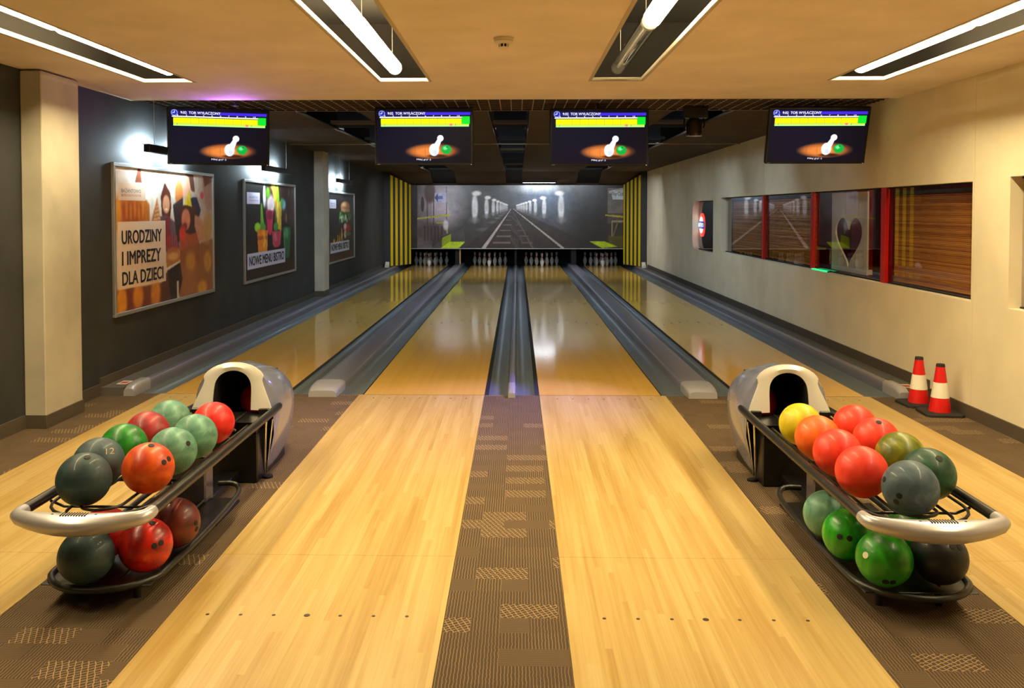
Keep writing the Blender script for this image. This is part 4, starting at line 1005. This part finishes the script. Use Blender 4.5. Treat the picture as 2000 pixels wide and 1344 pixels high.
sph = {k: MB().sphere((0, 0, 0), BR, 40, 24).mesh('ball_shell', B[k], True) for k in B}
def hole_mesh(r):
    return MB().lathe([(r*1.0, -.004), (r, .0012), (r*.9, .0014)], 16).mesh('finger_hole', M['hole'], True)
HM = {r: hole_mesh(r) for r in (.012, .0135, .0145)}
plug = MB().lathe([(.013, -.004), (.013, .0014), (.010, .0016)], 16).mesh('hole_plug', M['cone_w'], True)
cam_p = Vector((.046, 0, 1.61))
def ball(c, pos, lab, holes=(), plugs=(), num=None, grp='bowling balls on the racks'):
    t = thing('bowling_ball', lab, 'bowling ball', pos, group=grp)
    link('ball_shell', sph[c], t)
    p = Vector(pos); v = (cam_p-p).normalized(); r_ = v.cross(Vector((0, 0, 1))).normalized()*-1; u_ = v.cross(r_)*-1
    r_ = Vector((0, 0, 1)).cross(v).normalized(); u_ = v.cross(r_).normalized()
    def place(me, nm, dx, dy):
        d = (r_*dx+u_*dy+v*math.sqrt(max(0.02, 1-dx*dx-dy*dy))).normalized()
        o = link(nm, me, t, tuple(d*BR)); o.rotation_euler = d.to_track_quat('Z', 'Y').to_euler()
    for dx, dy, rr in holes: place(HM[rr], 'finger_hole', dx, dy)
    for dx, dy in plugs: place(plug, 'hole_plug', dx, dy)
    if num:
        me = text_mesh(num[0], .034, .026, mat('ball_engraving', (176, 160, 110), .6)); d0 = Vector((num[1], num[2], 0))
        for vtx in me.vertices:
            dx, dy = num[1]+(vtx.co.x-.017)/BR, num[2]+(vtx.co.z-.013)/BR
            d = (r_*dx+u_*dy+v*math.sqrt(max(.02, 1-dx*dx-dy*dy))).normalized(); vtx.co = d*(BR+.0008)
        link('engraving', me, t)
    return t
ZU = .500
S, Mi, Lg = .012, .0135, .0145
ball('teal', (-1.792, 4.670, ZU), 'pale teal ball at the far left of the left rack')
ball('red', (-1.545, 4.626, ZU), 'bright red ball nearest the hood of the left rack')
ball('crimson', (-1.799, 4.398, ZU), 'dark pinkish red ball between teal and green on the left rack')
ball('teal', (-1.541, 4.345, ZU), 'pale green teal ball just in front of the bright red one')
ball('green', (-1.803, 4.140, ZU), 'vivid green ball on the upper tier of the left rack')
ball('teal', (-1.546, 4.075, ZU), 'pale green teal ball just behind the orange one', [(.62, .26, S)])
ball('slate', (-1.800, 3.880, ZU), 'slate blue ball marked 12 on the left rack', num=('12', .42, .40))
ball('orange', (-1.546, 3.800, ZU), 'mottled orange ball with finger holes at the front of the left rack', [(.12, .86, Mi), (.58, .16, S), (.76, .28, S)])
ball('darkteal', (-1.745, 3.632, ZU), 'dark slate ball at the front end of the left rack', [(.12, .80, Mi)])
ZL = .2195
ball('darkteal', (-1.690, 3.530, ZL), 'dark green ball on the lower tier of the left rack')
ball('fire', (-1.500, 3.655, ZL), 'flame red ball with finger holes on the lower tier of the left rack', [(.25, .76, Mi), (.30, -.08, S), (.54, .0, S)])
ball('maroon', (-1.478, 3.920, ZL), 'brownish maroon ball at the back of the left lower tier', [(.80, -.1, S), (.82, -.34, S)])
ball('red', (-1.735, 3.790, ZL), 'red ball half hidden under the handle of the left rack')
ball('yellow', (1.520, 4.665, ZU), 'yellow ball nearest the hood of the right rack')
ball('lorange', (1.518, 4.392, ZU), 'light orange ball between the yellow and red balls on the right rack')
ball('coral', (1.516, 4.115, ZU), 'coral red ball in the inner row, just in front of the orange one')
ball('coral', (1.512, 3.815, ZU), 'large looking coral red ball at the front of the inner row, right rack')
ball('coral', (1.790, 4.640, ZU), 'coral red ball at the far right corner of the right rack')
ball('coral', (1.786, 4.352, ZU), 'coral red ball right behind the olive one', [(.10, .78, Mi)])
ball('olive', (1.780, 4.065, ZU), 'marbled olive green ball on the right rack')
ball('dgreen', (1.782, 3.790, ZU), 'dark marbled green ball in the outer row of the right rack', [(.36, .62, Lg)])
ball('blue', (1.622, 3.597, ZU), 'blue grey ball with finger holes at the front of the right rack', [(-.36, -.33, S), (-.46, -.55, S), (-.88, .2, S)])
ball('teal', (1.470, 4.100, ZL), 'pale teal ball at the back of the right lower tier')
ball('lime', (1.470, 3.842, ZL), 'bright green ball with two finger holes on the right lower tier', [(-.32, -.12, S), (.04, -.14, S)])
ball('limedark', (1.515, 3.580, ZL), 'green ball with dark patches and a pale plug on the right lower tier', [(.06, -.80, Mi), (.30, -.78, S)], [(-.62, .02)])
ball('navy', (1.745, 3.605, ZL), 'near black navy ball on the right lower tier', [(.42, .42, S), (.66, .42, S)])
ball('green', (1.735, 3.850, ZL), 'green ball half hidden behind the others under the right handle')
ball('red', (-1.625, 5.70, .3935), 'red ball inside the dark hood opening of the left return', grp='balls inside the hoods')
ball('red', (1.585, 5.70, .3935), 'red ball inside the dark hood opening of the right return', grp='balls inside the hoods')
